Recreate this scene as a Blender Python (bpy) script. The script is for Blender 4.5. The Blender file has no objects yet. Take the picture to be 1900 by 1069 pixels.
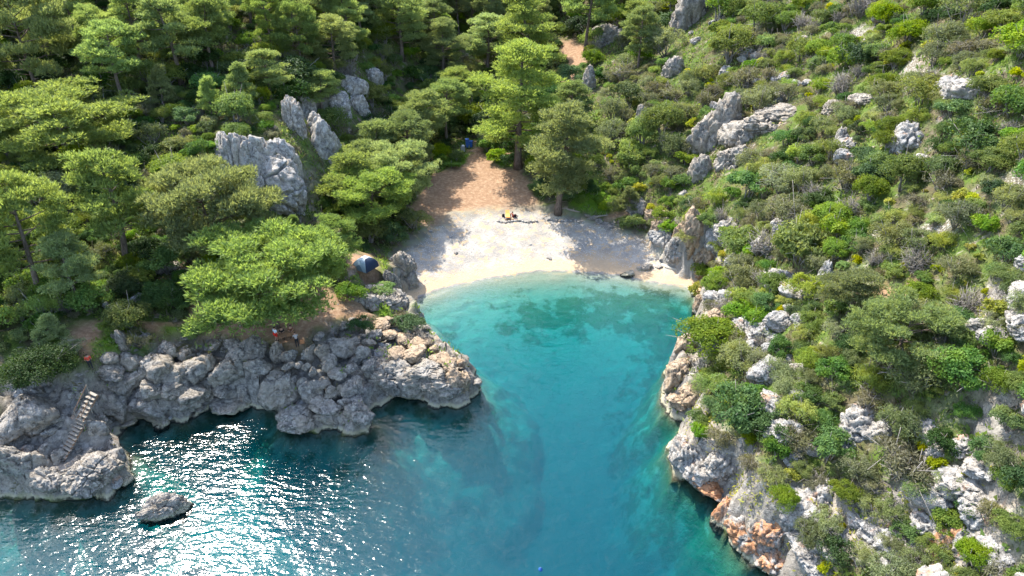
import bpy, math, random
import numpy as np
from mathutils import Vector, Matrix, Quaternion

SC = bpy.context.scene
COL = SC.collection
R = math.radians
random.seed(7)
RNG = np.random.default_rng(7)

# ------------------------------------------------------------------ camera
CAM_H, PITCH, FPX = 45.0, R(30.0), 1267.0          # photo pixels are 1900 x 1069
cam_d = bpy.data.cameras.new('camera'); cam = bpy.data.objects.new('camera', cam_d); COL.objects.link(cam)
cam.location = (0, 0, CAM_H); cam.rotation_euler = (math.pi / 2 - PITCH, 0, 0)
cam_d.sensor_width = 36.0; cam_d.lens = 36.0 * FPX / 1900.0
cam_d.clip_start = 0.5; cam_d.clip_end = 3000.0
SC.camera = cam
# ------------------------------------------------------------------ sky, sun, exposure
SUN_AZ, SUN_EL = R(-38.0), R(53.0)                  # left of the view direction, ahead of the camera
to_sun = Vector((math.sin(SUN_AZ) * math.cos(SUN_EL), math.cos(SUN_AZ) * math.cos(SUN_EL), math.sin(SUN_EL)))
world = bpy.data.worlds.new('World'); SC.world = world; world.use_nodes = True
wn, wl = world.node_tree.nodes, world.node_tree.links
sky = wn.new('ShaderNodeTexSky'); sky.sky_type = 'NISHITA'; sky.sun_disc = False
sky.sun_elevation = SUN_EL; sky.sun_rotation = SUN_AZ; sky.air_density = 1.0; sky.dust_density = 1.5
wn['Background'].inputs['Strength'].default_value = 0.15
wl.new(sky.outputs['Color'], wn['Background'].inputs['Color'])
sun_d = bpy.data.lights.new('sun', 'SUN'); sun = bpy.data.objects.new('sun', sun_d); COL.objects.link(sun)
sun_d.energy = 3.1; sun_d.angle = R(0.6); sun_d.color = (1.0, 0.95, 0.86)
sun.rotation_euler = to_sun.to_track_quat('Z', 'Y').to_euler(); sun.location = (-40, 60, 90)
SC.view_settings.view_transform = 'Standard'; SC.view_settings.look = 'None'
SC.view_settings.exposure = 1.8; SC.view_settings.gamma = 1.0
SC.render.engine = 'CYCLES'
SC.cycles.use_denoising = True
SC.cycles.max_bounces = 8; SC.cycles.diffuse_bounces = 4; SC.cycles.glossy_bounces = 2
SC.cycles.transmission_bounces = 4; SC.cycles.transparent_max_bounces = 12; SC.cycles.volume_bounces = 0
SC.cycles.sample_clamp_indirect = 6.0
SC.cycles.caustics_reflective = False; SC.cycles.caustics_refractive = False

# ------------------------------------------------------------------ pixel <-> world
cp, sp = math.cos(PITCH), math.sin(PITCH)
def ray(px, py):
    u, v = (px - 950.0) / FPX, (py - 534.5) / FPX
    return np.array([u, cp - v * sp, -(sp + v * cp)])
def P(px, py, e):
    d = ray(px, py); t = (e - CAM_H) / d[2]
    return np.array([d[0] * t, d[1] * t, e])
def project(X, Y, Z):
    dz = Z - CAM_H
    zc = Y * cp - dz * sp
    yc = -(Y * sp + dz * cp)
    return 950 + FPX * X / zc, 534.5 + FPX * yc / zc, zc

# ------------------------------------------------------------------ numpy noise
def _h(ix, iy, iz, s):
    n = (ix.astype(np.int64) * 374761393 + iy.astype(np.int64) * 668265263 + iz.astype(np.int64) * 2147483647 + s * 974634777) & 0xFFFFFFFF
    n = ((n ^ (n >> 13)) * 1274126177) & 0xFFFFFFFF
    n = ((n ^ (n >> 15)) * 2246822519) & 0xFFFFFFFF
    return ((n ^ (n >> 16)) & 0xFFFFFF) / float(0xFFFFFF)
def vnoise(p, s=0):
    i = np.floor(p); f = p - i; f = f * f * f * (f * (f * 6 - 15) + 10); i = i.astype(np.int64)
    r = 0
    for dx in (0, 1):
        wx = f[:, 0] if dx else 1 - f[:, 0]
        for dy in (0, 1):
            wy = f[:, 1] if dy else 1 - f[:, 1]
            for dz in (0, 1):
                wz = f[:, 2] if dz else 1 - f[:, 2]
                r = r + wx * wy * wz * _h(i[:, 0] + dx, i[:, 1] + dy, i[:, 2] + dz, s)
    return r * 2 - 1
def fbm(p, o=4, s=0, g=0.5):
    a, r, t = 1.0, 0, 0
    for k in range(o):
        r = r + a * vnoise(p * (2.03 ** k) + 17.3 * k, s + k); t += a; a *= g
    return r / t
def ridged(p, o=4, s=0):
    a, r, t = 1.0, 0, 0
    for k in range(o):
        r = r + a * (1 - 2 * np.abs(vnoise(p * (2.1 ** k) + 11.7 * k, s + k))); t += a; a *= 0.5
    return r / t
def worley(p, s=0):
    i = np.floor(p).astype(np.int64); f1 = np.full(len(p), 9.0); f2 = np.full(len(p), 9.0)
    for dx in (-1, 0, 1):
        for dy in (-1, 0, 1):
            for dz in (-1, 0, 1):
                c = i + np.array([dx, dy, dz])
                q = c + np.stack([_h(c[:, 0], c[:, 1], c[:, 2], s + k) for k in (1, 2, 3)], 1)
                d = np.sqrt(((q - p) ** 2).sum(1))
                m = d < f1
                f2 = np.where(m, f1, np.minimum(f2, d)); f1 = np.where(m, d, f1)
    return f1, f2
def sstep(a, b, x):
    t = np.clip((x - a) / (b - a), 0, 1); return t * t * (3 - 2 * t)

# ------------------------------------------------------------------ mesh + object helpers
def mesh_arrays(name, V, F, mats=(), smooth=False, mi=None, attrs=None):
    me = bpy.data.meshes.new(name)
    V = np.asarray(V, np.float32); F = np.asarray(F, np.int32)
    k = F.shape[1]
    me.vertices.add(len(V)); me.vertices.foreach_set('co', V.ravel())
    me.loops.add(F.size); me.loops.foreach_set('vertex_index', F.ravel())
    me.polygons.add(len(F))
    me.polygons.foreach_set('loop_start', np.arange(0, F.size, k, dtype=np.int32))
    if mi is not None: me.polygons.foreach_set('material_index', np.asarray(mi, np.int32))
    me.polygons.foreach_set('use_smooth', np.full(len(F), smooth, bool))
    for m in mats: me.materials.append(m)
    for an, dat in (attrs or {}).items():
        a = me.attributes.new(an, 'FLOAT', 'POINT'); a.data.foreach_set('value', np.asarray(dat, np.float32))
    me.update(calc_edges=True)
    return me
def link(name, me, parent=None, loc=None, rot=None, scale=None):
    o = bpy.data.objects.new(name, me); COL.objects.link(o)
    if parent is not None: o.parent = parent
    if loc is not None: o.location = tuple(float(c) for c in loc)
    if rot is not None: o.rotation_euler = rot
    if scale is not None: o.scale = scale
    return o
def tag(o, label=None, cat=None, group=None, kind=None):
    if label: o['label'] = label
    if cat: o['category'] = cat
    if group: o['group'] = group
    if kind: o['kind'] = kind
    return o
class MB:
    """collects quads/tris with a material index"""
    def __init__(s): s.V = []; s.F = []; s.M = []
    def add(s, vs, fs, m=0):
        b = len(s.V); s.V += [tuple(float(c) for c in v) for v in vs]
        for f in fs: s.F.append(tuple(b + i for i in f)); s.M.append(m)
    def box(s, c, size, m=0, rz=0, rx=0, taper=1.0):
        mt = Matrix.Rotation(rz, 3, 'Z') @ Matrix.Rotation(rx, 3, 'X'); hx, hy, hz = (q / 2 for q in size)
        vs = []
        for z in (-1, 1):
            k = taper if z > 0 else 1
            for x, y in ((-1, -1), (1, -1), (1, 1), (-1, 1)):
                vs.append(Vector(c) + mt @ Vector((x * hx * k, y * hy * k, z * hz)))
        s.add(vs, [(3, 2, 1, 0), (4, 5, 6, 7), (0, 1, 5, 4), (1, 2, 6, 5), (2, 3, 7, 6), (3, 0, 4, 7)], m)
    def tube(s, pts, rad, n=6, m=0):
        rings = []; pts = [Vector(p) for p in pts]
        if not hasattr(rad, '__len__'): rad = [rad] * len(pts)
        for i, p in enumerate(pts):
            d = (pts[min(i + 1, len(pts) - 1)] - pts[max(i - 1, 0)]).normalized()
            a = d.orthogonal().normalized() if i == 0 else (a - d * a.dot(d)).normalized()
            b = d.cross(a)
            rings.append([p + (a * math.cos(2 * math.pi * j / n) + b * math.sin(2 * math.pi * j / n)) * rad[i] for j in range(n)])
        vs = [v for r in rings for v in r]
        fs = [(i * n + j, i * n + (j + 1) % n, (i + 1) * n + (j + 1) % n, (i + 1) * n + j) for i in range(len(rings) - 1) for j in range(n)]
        fs += [tuple(range(n - 1, -1, -1)), tuple((len(rings) - 1) * n + j for j in range(n))]
        s.add(vs, fs, m)
    def mesh(s, name, mats, smooth=False):
        me = bpy.data.meshes.new(name); me.from_pydata(s.V, [], s.F)
        for m in mats: me.materials.append(m)
        me.polygons.foreach_set('material_index', s.M); me.polygons.foreach_set('use_smooth', [smooth] * len(s.F))
        me.update(); return me
def empty(name, loc, rz=0.0, sc=1.0):
    o = bpy.data.objects.new(name, None); COL.objects.link(o); o.location = tuple(float(c) for c in loc)
    o.rotation_euler = (0, 0, rz); o.scale = (sc, sc, sc) if not hasattr(sc, '__len__') else sc
    o.empty_display_size = 0.3; return o

# ------------------------------------------------------------------ materials
def newmat(name):
    m = bpy.data.materials.new(name); m.use_nodes = True
    nt = m.node_tree; nt.nodes.clear(); out = nt.nodes.new('ShaderNodeOutputMaterial')
    return m, nt, out
class NB:
    def __init__(s, nt): s.nt = nt
    def n(s, t, **kw):
        nd = s.nt.nodes.new(t)
        for k, v in kw.items():
            if k.startswith('i_'):
                nd.inputs[k[2:].replace('_', ' ')].default_value = v
            else: setattr(nd, k, v)
        return nd
    def l(s, a, b): s.nt.links.new(a, b)
    def pos(s): return s.n('ShaderNodeNewGeometry').outputs['Position']
    def noise(s, vec, scale, detail=4, rough=0.55, dist=0.0):
        nd = s.n('ShaderNodeTexNoise'); nd.inputs['Scale'].default_value = scale; nd.inputs['Detail'].default_value = detail
        nd.inputs['Roughness'].default_value = rough; nd.inputs['Distortion'].default_value = dist
        if vec is not None: s.l(vec, nd.inputs['Vector'])
        return nd.outputs['Fac']
    def vor(s, vec, scale, feat='F1'):
        nd = s.n('ShaderNodeTexVoronoi'); nd.feature = feat; nd.inputs['Scale'].default_value = scale
        s.l(vec, nd.inputs['Vector']); return nd
    def mapping(s, vec, scale=(1, 1, 1), rot=(0, 0, 0)):
        nd = s.n('ShaderNodeMapping'); nd.inputs['Scale'].default_value = scale; nd.inputs['Rotation'].default_value = rot
        s.l(vec, nd.inputs['Vector']); return nd.outputs['Vector']
    def ramp(s, fac, stops, interp='LINEAR'):
        nd = s.n('ShaderNodeValToRGB'); nd.color_ramp.interpolation = interp
        el = nd.color_ramp.elements
        while len(el) < len(stops): el.new(0.5)
        for e, (p, c) in zip(el, stops):
            e.position = p; e.color = (c, c, c, 1) if not hasattr(c, '__len__') else (*c, 1)
        s.l(fac, nd.inputs['Fac']); return nd.outputs['Color']
    def mix(s, fac, a, b, mode='MIX'):
        nd = s.n('ShaderNodeMix', data_type='RGBA', blend_type=mode)
        for sock, v in ((nd.inputs[0], fac), (nd.inputs[6], a), (nd.inputs[7], b)):
            if hasattr(v, 'is_linked'): s.l(v, sock)
            elif hasattr(v, '__len__'): sock.default_value = (*v, 1)
            else: sock.default_value = v
        return nd.outputs[2]
    def math(s, op, a, b=0.0, c=0.0, clamp=False):
        nd = s.n('ShaderNodeMath', operation=op); nd.use_clamp = clamp
        for sock, v in zip(nd.inputs, (a, b, c)):
            if hasattr(v, 'is_linked'): s.l(v, sock)
            else: sock.default_value = v
        return nd.outputs[0]
    def attr(s, name):
        nd = s.n('ShaderNodeAttribute'); nd.attribute_name = name; return nd.outputs['Fac']
    def bump(s, h, strength=0.5, dist=0.1):
        nd = s.n('ShaderNodeBump'); nd.inputs['Strength'].default_value = strength; nd.inputs['Distance'].default_value = dist
        s.l(h, nd.inputs['Height']); return nd.outputs['Normal']
    def principled(s, col, rough=0.85, normal=None, spec=0.3):
        nd = s.n('ShaderNodeBsdfPrincipled')
        if hasattr(col, 'is_linked'): s.l(col, nd.inputs['Base Color'])
        else: nd.inputs['Base Color'].default_value = (*col, 1)
        if hasattr(rough, 'is_linked'): s.l(rough, nd.inputs['Roughness'])
        else: nd.inputs['Roughness'].default_value = rough
        nd.inputs['Specular IOR Level'].default_value = spec
        if normal is not None: s.l(normal, nd.inputs['Normal'])
        return nd.outputs['BSDF']

def rock_nodes(b, stain=0.0, light=1.0, tint=None):
    """limestone colour and bump height from world position; stain 0..1 adds iron-orange streaks"""
    pos = b.pos()
    big = b.noise(pos, 0.45, 2, 0.6)
    mid = b.noise(pos, 1.9, 5, 0.68)
    fine = b.noise(pos, 8.5, 2, 0.7)
    b.shared = (pos, big, mid, fine)
    c = b.ramp(mid, [(0.30, tuple(x * light for x in (0.10, 0.097, 0.095))), (0.44, tuple(x * light for x in (0.30, 0.292, 0.28))),
                     (0.58, tuple(x * light for x in (0.52, 0.505, 0.48))), (0.72, tuple(x * light for x in (0.78, 0.75, 0.69)))])
    c = b.mix(b.ramp(big, [(0.42, 0.0), (0.62, 0.45)]), c, tuple(x * light for x in (0.56, 0.48, 0.38)))
    pits = b.vor(b.mapping(pos, (1, 1, 0.7)), 4.2).outputs['Distance']
    c = b.mix(b.ramp(pits, [(0.05, 0.75), (0.22, 0.0)]), c, (0.10, 0.098, 0.095))
    c = b.mix(b.ramp(fine, [(0.35, 0.35), (0.6, 0.0)]), c, (0.14, 0.135, 0.13))
    wn_ = b.n('ShaderNodeTexNoise'); wn_.inputs['Scale'].default_value = 0.8; wn_.inputs['Detail'].default_value = 3; b.l(pos, wn_.inputs['Vector'])
    wv = b.n('ShaderNodeVectorMath', operation='MULTIPLY_ADD'); b.l(wn_.outputs['Color'], wv.inputs[0]); wv.inputs[1].default_value = (2.2, 2.2, 2.2); b.l(pos, wv.inputs[2])
    crk = b.vor(b.mapping(wv.outputs[0], (1, 1, 0.5), (0.2, 0.3, 0)), 0.6, 'DISTANCE_TO_EDGE').outputs['Distance']
    crk = b.math('ADD', crk, b.ramp(fine, [(0.45, 0.0), (0.7, 0.12)]))
    c = b.mix(b.ramp(crk, [(0.006, 0.6), (0.03, 0.0)]), c, (0.05, 0.047, 0.043))
    if tint: c = b.mix(1.0, c, tint, 'MULTIPLY')
    streak = b.noise(b.mapping(pos, (1, 1, 0.16)), 0.75, 3, 0.6, 0.5)
    b.streak = streak
    lo = 0.70 - 0.28 * stain
    c = b.mix(b.ramp(streak, [(lo, 0.0), (lo + 0.1, 0.5 + 0.4 * stain)]), c, b.mix(fine, (0.38, 0.13, 0.045), (0.50, 0.30, 0.16)))
    z = b.n('ShaderNodeSeparateXYZ'); b.l(pos, z.inputs[0]); z = z.outputs['Z']
    zz = b.math('ADD', z, b.math('MULTIPLY', b.math('SUBTRACT', mid, 0.5), 0.9))
    c = b.mix(b.ramp(b.math('MULTIPLY', zz, 0.5), [(0.16, 1.0), (0.30, 0.0)]), c, (0.40, 0.36, 0.25))      # pale algae tide line
    c = b.mix(b.ramp(b.math('MULTIPLY', zz, 0.5), [(0.035, 1.0), (0.12, 0.0)]), c, (0.055, 0.055, 0.045))   # wet dark foot
    h = b.math('ADD', b.math('MULTIPLY', mid, 1.0), b.math('MULTIPLY', fine, 0.35))
    h = b.math('ADD', h, b.math('MULTIPLY', b.ramp(pits, [(0.0, 0.0), (0.3, 1.0)]), 0.35))
    h = b.math('ADD', h, b.math('MULTIPLY', b.ramp(crk, [(0.0, 0.0), (0.06, 1.0)]), 0.3))
    return c, h
def rock_mat(name, stain=0.0, light=1.0, tint=None):
    m, nt, out = newmat(name); b = NB(nt); c, h = rock_nodes(b, stain, light, tint)
    b.l(b.principled(c, 0.9, b.bump(h, 0.9, 0.22), 0.2), out.inputs['Surface']); return m
M = {}
M['rock'] = rock_mat('limestone', 0.05, 0.70, (1.0, 0.945, 0.865))
M['rock_warm'] = rock_mat('limestone_warm', 0.35, 0.78)
M['rock_tan'] = rock_mat('limestone_tan', 0.2, 0.85, (1.0, 0.80, 0.60))
M['rock_pale'] = rock_mat('limestone_pale', 0.1, 0.95, (1.0, 0.97, 0.92))
M['rock_rust'] = rock_mat('limestone_rust', 1.0, 0.66)

def plain(name, col, rough=0.7, var=0.25, scale=6.0, spec=0.3, bump=0.0):
    m, nt, out = newmat(name); b = NB(nt)
    nz = b.noise(b.pos(), scale, 4, 0.6)
    c = b.mix(nz, tuple(x * (1 - var) for x in col), tuple(min(1, x * (1 + var)) for x in col))
    b.l(b.principled(c, rough, b.bump(nz, bump, 0.05) if bump else None, spec), out.inputs['Surface']); return m

def leaf_mat(name, dark, bright, yellow, trans=0.4, rnd=0.10, ym=0.55):
    """leaf colour varies with each plant (object random) and each leaf (attribute 'v'); part of the light passes through"""
    m, nt, out = newmat(name); b = NB(nt)
    oi = b.n('ShaderNodeObjectInfo').outputs['Random']
    v = b.attr('v')
    c = b.mix(v, dark, bright)
    c = b.mix(b.ramp(b.noise(b.pos(), 0.8, 2, 0.5), [(0.45, 0.0), (0.7, ym)]), c, yellow)
    hs = b.n('ShaderNodeHueSaturation'); b.l(c, hs.inputs['Color'])
    b.l(b.math('MULTIPLY_ADD', oi, rnd, 0.5 - rnd / 2), hs.inputs['Hue'])
    b.l(b.math('MULTIPLY_ADD', b.math('FRACT', b.math('MULTIPLY', oi, 7.31)), 0.55, 0.75), hs.inputs['Value'])
    b.l(b.math('MULTIPLY_ADD', b.math('FRACT', b.math('MULTIPLY', oi, 3.77)), 0.35, 0.78), hs.inputs['Saturation'])
    c = hs.outputs['Color']
    p = b.principled(c, 0.6, None, 0.15)
    t = b.n('ShaderNodeBsdfTranslucent'); b.l(b.mix(0.6, c, (1.0, 1.0, 0.35), 'MULTIPLY'), t.inputs['Color'])
    tb = b.mix(1.0, c, (1.55, 1.5, 0.8), 'MULTIPLY'); b.l(tb, t.inputs['Color'])
    mx = b.n('ShaderNodeMixShader'); mx.inputs[0].default_value = trans
    b.l(p, mx.inputs[1]); b.l(t.outputs[0], mx.inputs[2]); b.l(mx.outputs[0], out.inputs['Surface'])
    return m
M['pine'] = leaf_mat('pine_needles', (0.12, 0.172, 0.064), (0.258, 0.33, 0.118), (0.325, 0.37, 0.115), 0.50, 0.035, 0.4)
M['mastic'] = leaf_mat('mastic_leaves', (0.07, 0.14, 0.024), (0.20, 0.30, 0.045), (0.30, 0.34, 0.045), 0.4, 0.05)
M['oak'] = leaf_mat('kermes_oak_leaves', (0.018, 0.05, 0.014), (0.055, 0.11, 0.026), (0.08, 0.13, 0.024), 0.3, 0.04)
M['olive'] = leaf_mat('olive_leaves', (0.095, 0.12, 0.055), (0.23, 0.255, 0.125), (0.26, 0.28, 0.10), 0.42, 0.04)
M['scrub'] = leaf_mat('dry_scrub_leaves', (0.10, 0.098, 0.06), (0.22, 0.205, 0.12), (0.23, 0.235, 0.085), 0.35, 0.04)
M['spurge'] = leaf_mat('spurge_leaves', (0.13, 0.17, 0.010), (0.34, 0.36, 0.016), (0.46, 0.42, 0.015), 0.4, 0.04)
M['carob'] = leaf_mat('broad_leaves', (0.07, 0.12, 0.018), (0.175, 0.25, 0.027), (0.26, 0.30, 0.027), 0.42, 0.04)
M['heath'] = leaf_mat('heath_leaves', (0.10, 0.15, 0.035), (0.25, 0.31, 0.08), (0.33, 0.35, 0.07), 0.45, 0.05)
M['myrtle'] = leaf_mat('myrtle_leaves', (0.045, 0.095, 0.028), (0.13, 0.215, 0.06), (0.19, 0.25, 0.05), 0.4, 0.05)
M['grass'] = leaf_mat('grass_blades', (0.06, 0.13, 0.010), (0.16, 0.27, 0.018), (0.25, 0.30, 0.03), 0.45, 0.02)
def bark_mat(name, a, c2):
    m, nt, out = newmat(name); b = NB(nt); p = b.pos()
    nz = b.noise(b.mapping(p, (1, 1, 0.25)), 7, 5, 0.65)
    b.l(b.principled(b.ramp(nz, [(0.3, a), (0.7, c2)]), 0.95, b.bump(nz, 0.6, 0.05), 0.1), out.inputs['Surface']); return m
M['bark'] = bark_mat('pine_bark', (0.075, 0.055, 0.043), (0.24, 0.19, 0.155))
M['twig'] = bark_mat('grey_twigs', (0.14, 0.125, 0.11), (0.33, 0.30, 0.27))

# ------------------------------------------------------------------ the lie of the land: photo points with an elevation
LAND = [
 # headland
 (250,700,5.4),(330,672,5.2),(420,662,5),(480,680,4.6),(560,685,4.4),(640,680,4.3),(700,670,4.2),(760,680,4.2),(850,685,3.7),
 (515,640,5),(430,615,5.8),(600,600,5),(660,590,4.6),(720,600,4),(780,640,3.7),(690,572,4.8),(540,640,5),
 (560,755,1.6),(640,765,1.8),(400,725,2.6),(500,730,2.6),(300,740,3.0),(590,720,3.2),(420,700,3.8),
 (20,780,5),(40,850,3.4),(120,862,2.6),(200,862,2.6),(125,835,2.4),(165,738,5.9),(90,785,4.6),(150,785,4.0),(195,790,3.2),
 (172,692,7),(230,640,7),(60,700,7),(20,640,8.2),(150,630,7.5),(300,620,6.6),(380,590,6.5),(330,550,7.6),(200,570,8),(60,570,8.6),
 (400,540,7),(520,540,6.5),(620,550,6),(670,500,6),(640,470,6.6),(690,495,5.4),(715,520,4.6),
 # left slope and ridge
 (470,480,7.6),(350,480,8.6),(200,470,10),(30,450,11.5),(250,400,11.5),(400,410,9),(545,422,5.5),(600,430,5),
 (490,264,15.2),(440,275,15.4),(515,272,14.8),(120,300,13.5),(20,330,13.5),(250,220,17),(350,200,17.5),(420,190,18),(560,135,20),(560,215,16.5),
 (450,80,23),(300,80,24),(150,100,23),(20,150,20),(20,20,28),(200,10,28.5),(400,10,27),(560,20,26),(650,60,22),(690,20,24),(620,150,17.5),(600,260,10),
 # valley
 (620,400,4.6),(680,330,5),(720,250,7),(760,180,9.5),(800,100,14),(870,290,5),(870,268,5.6),(900,230,7),(950,310,4.6),(1040,397,2.9),(820,322,4.4),
 (790,370,3.5),(760,430,2.6),(740,480,1.5),(950,402,2.2),(940,450,1.4),(1100,400,2.6),(1180,412,2.6),(1205,432,1.8),(1230,475,1.2),(850,410,2.6),
 (1050,150,10),(1060,100,13),(1060,60,16),(950,150,10.5),(880,120,12.5),(850,60,16),(800,30,19),(950,30,18),(1050,20,19),(870,0,21),
 (1010,250,7.5),(1100,300,7.5),(1150,345,5.5),(1150,250,10.5),(1200,200,13),(1210,330,8),(1235,395,6),(1120,110,15),
 # right hill
 (1280,300,10),(1280,200,15),(1280,100,20),(1200,100,17),(1280,30,23),(1380,30,26),(1150,30,20),
 (1500,700,10.5),(1500,900,6.4),(1500,500,13),(1500,300,17),(1500,150,22),(1500,0,29),(1380,300,13.5),(1380,150,19),(1380,450,9.5),(1380,600,8),
 (1320,540,4.8),(1300,400,8),(1310,450,7),(1300,700,4.6),(1290,660,4.2),(1340,780,5.2),(1400,880,6.0),(1450,960,5.2),(1500,1040,4.2),(1300,860,4.2),
 (1600,600,14),(1600,800,9.7),(1600,950,7),(1600,400,17.5),(1600,200,22.5),(1600,80,27),
 (1700,0,33),(1700,150,27),(1700,300,22),(1700,500,17.5),(1700,700,14),(1700,900,9.8),(1700,1000,7.2),
 (1800,80,31),(1800,250,25.5),(1800,600,17),(1800,800,13.4),(1800,980,9.5),
 (1890,0,35),(1890,100,32),(1890,300,26),(1890,500,22),(1890,700,18),(1890,900,14),(1890,1060,10.5),
]
LANDW = [(60,40,34),(70,70,44),(85,110,54),(62,10,27),(42,2,15),(36,16,13),(31,6,7),(60,150,50),(30,190,40),(-5,200,32),(-30,190,38),(-70,165,44),(-110,140,44),
         (-100,100,30),(-90,75,18),(-75,55,10),(-110,52,11),(0,260,60),(-80,260,80),(90,260,90),(-180,120,50),(-170,50,14),(160,100,80),(120,0,45),(60,-30,18)]
SEA = [(900,540,-.7),(1050,530,-.7),(1000,580,-2.0),(900,600,-2.0),(1200,560,-1.3),(1200,620,-3.2),(1050,650,-4.6),(900,680,-5),(1100,750,-7.6),(950,760,-7),
       (1150,860,-10),(950,900,-10.5),(800,850,-7),(700,900,-8),(1200,980,-12),(1000,1050,-13),(600,1000,-7.5),(300,1000,-5),(450,800,-4.5),(380,840,-5.5),
       (300,850,-3.2),(100,1000,-4.5),(350,790,-1.0),(0,1050,-5),(800,700,-4),(820,580,-1.0),(760,760,-4.2)]
SEAW = [(0,0,-18),(-60,10,-14),(-120,20,-14),(30,-40,-22),(-100,-100,-30),(60,-120,-30),(18,15,-12)]
COAST = [(0,922),(60,932),(130,928),(205,920),(243,888),(238,845),(222,800),(250,782),(300,786),(340,782),(400,758),(470,757),(500,765),(520,792),(560,802),(620,795),(655,812),(690,806),
         (692,765),(735,742),(800,752),(860,752),(882,732),(872,690),(850,668),(815,648),(800,617),(775,592),(745,588),(705,588),(690,580),(722,584),(757,582),(766,562),
         (775,553),(850,528),(900,515),(1000,500),(1100,505),(1150,510),(1200,522),(1250,530),(1284,535),
         (1288,560),(1292,595),(1278,625),(1246,680),(1231,720),(1238,762),(1268,790),(1249,825),(1256,882),(1300,912),(1342,936),(1346,980),(1380,1022),(1416,1056),(1440,1085)]
coast_xy = [P(x, y, 0)[:2] for x, y in COAST]
poly = [(-320, 44), (-110, 45), (-70, 44)] + [tuple(c) for c in coast_xy] + [(23, 22), (26, 8), (34, -20), (50, -60), (60, -260), (330, -260), (330, 420), (-320, 420)]
poly = np.array(poly)

def inside(pl, X, Y):
    r = np.zeros(X.shape, bool); n = len(pl)
    for i in range(n):
        x0, y0 = pl[i]; x1, y1 = pl[(i + 1) % n]
        if y0 == y1: continue
        c = ((y0 > Y) != (y1 > Y)) & (X < (x1 - x0) * (Y - y0) / (y1 - y0) + x0)
        r ^= c
    return r
def polydist(pl, X, Y, closed=True):
    d = np.full(X.shape, 1e9); n = len(pl)
    for i in range(n if closed else n - 1):
        x0, y0 = pl[i]; x1, y1 = pl[(i + 1) % n]
        dx, dy = x1 - x0, y1 - y0; L = dx * dx + dy * dy + 1e-9
        t = np.clip(((X - x0) * dx + (Y - y0) * dy) / L, 0, 1)
        d = np.minimum(d, (X - x0 - t * dx) ** 2 + (Y - y0 - t * dy) ** 2)
    return np.sqrt(d)
def rbf_fit(pts, lam=0.6):
    p = np.array(pts, float); n = len(p)
    D = np.sqrt(((p[:, None, :2] - p[None, :, :2]) ** 2).sum(2))
    A = np.zeros((n + 3, n + 3)); A[:n, :n] = -D + np.eye(n) * lam
    A[:n, n] = 1; A[:n, n + 1:] = p[:, :2]; A[n, :n] = 1; A[n + 1:, :n] = p[:, :2].T
    w = np.linalg.solve(A, np.concatenate([p[:, 2], np.zeros(3)]))
    def f(X, Y):
        r = w[n] + w[n + 1] * X + w[n + 2] * Y
        for i in range(n): r = r - w[i] * np.sqrt((X - p[i, 0]) ** 2 + (Y - p[i, 1]) ** 2)
        return r
    return f
land_f = rbf_fit([tuple(P(*q)) for q in LAND] + LANDW, 0.5)
sea_f = rbf_fit([(*P(x, y, 0)[:2], e) for x, y, e in SEA] + SEAW, 0.5)
BEACH_LINE = np.array([P(x, y, 0)[:2] for x, y in [(775,553),(850,528),(900,515),(1000,500),(1100,505),(1150,510),(1200,522),(1250,530),(1284,535)]])
BEACH_POLY = np.array([P(x, y, e)[:2] for x, y, e in [(742,470,1.5),(765,430,2.4),(800,395,3),(860,385,3),(1000,380,2.6),(1180,405,2.6),(1215,435,1.8),(1235,470,1.2),(1275,500,.6),(1284,535,0),(1150,530,0),(1000,520,0),(850,545,0),(778,553,0),(750,520,.7)]])
LAD_A, LAD_B = P(172, 731, 6.3), P(117, 846, 2.3)

def height(X, Y, detail=True):
    X = np.asarray(X, float); Y = np.asarray(Y, float)
    p2 = np.stack([X, Y, np.zeros_like(X)], 1)
    wob = fbm(p2 * 0.55, 3, 5) * 0.75 + fbm(p2 * 0.16, 2, 9) * 0.6
    bd = polydist(BEACH_LINE, X, Y, False)
    beach = np.maximum(1 - sstep(1.5, 5.0, bd), inside(BEACH_POLY, X, Y) * 1.0 * sstep(0.0, 1.5, polydist(BEACH_POLY, X, Y)))
    ins = inside(poly, X, Y); d = polydist(poly, X, Y) * np.where(ins, 1, -1)
    d = d + wob * (1 - beach) + beach * fbm(p2 * 0.12, 2, 3) * 0.5
    hl = np.maximum(land_f(X, Y), 0.25)
    hs = np.minimum(sea_f(X, Y), -0.2)
    up = d * (3.6 * (1 - beach) + 0.17 * beach)
    dn = d * ((0.9 + 0.9 * sstep(2, 10, X)) * (1 - beach) + 0.16 * beach)
    h = np.where(d > 0, np.minimum(hl, up), np.maximum(hs, dn))
    return h, d, beach
def detail_amp(X, Y, smooth_mask):
    return 1 - smooth_mask

# grid with fine cells where the photo looks closest
def axis(a, b, lo, hi, step, g=1.10, mx=14.0):
    xs = list(np.arange(a, b, step)); s = step
    while xs[-1] < hi: s = min(s * g, mx); xs.append(xs[-1] + s)
    s = step; pre = []; x = xs[0]
    while x > lo: s = min(s * g, mx); x -= s; pre.append(x)
    return np.array(pre[::-1] + xs)
GX = axis(-58, 48, -310, 320, 0.36, 1.045)
GY = axis(26, 128, -250, 410, 0.36, 1.03)
nx, ny = len(GX), len(GY)
XX, YY = np.meshgrid(GX, GY); X1, Y1 = XX.ravel(), YY.ravel()
H1, D1, BE1 = height(X1, Y1)

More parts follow.
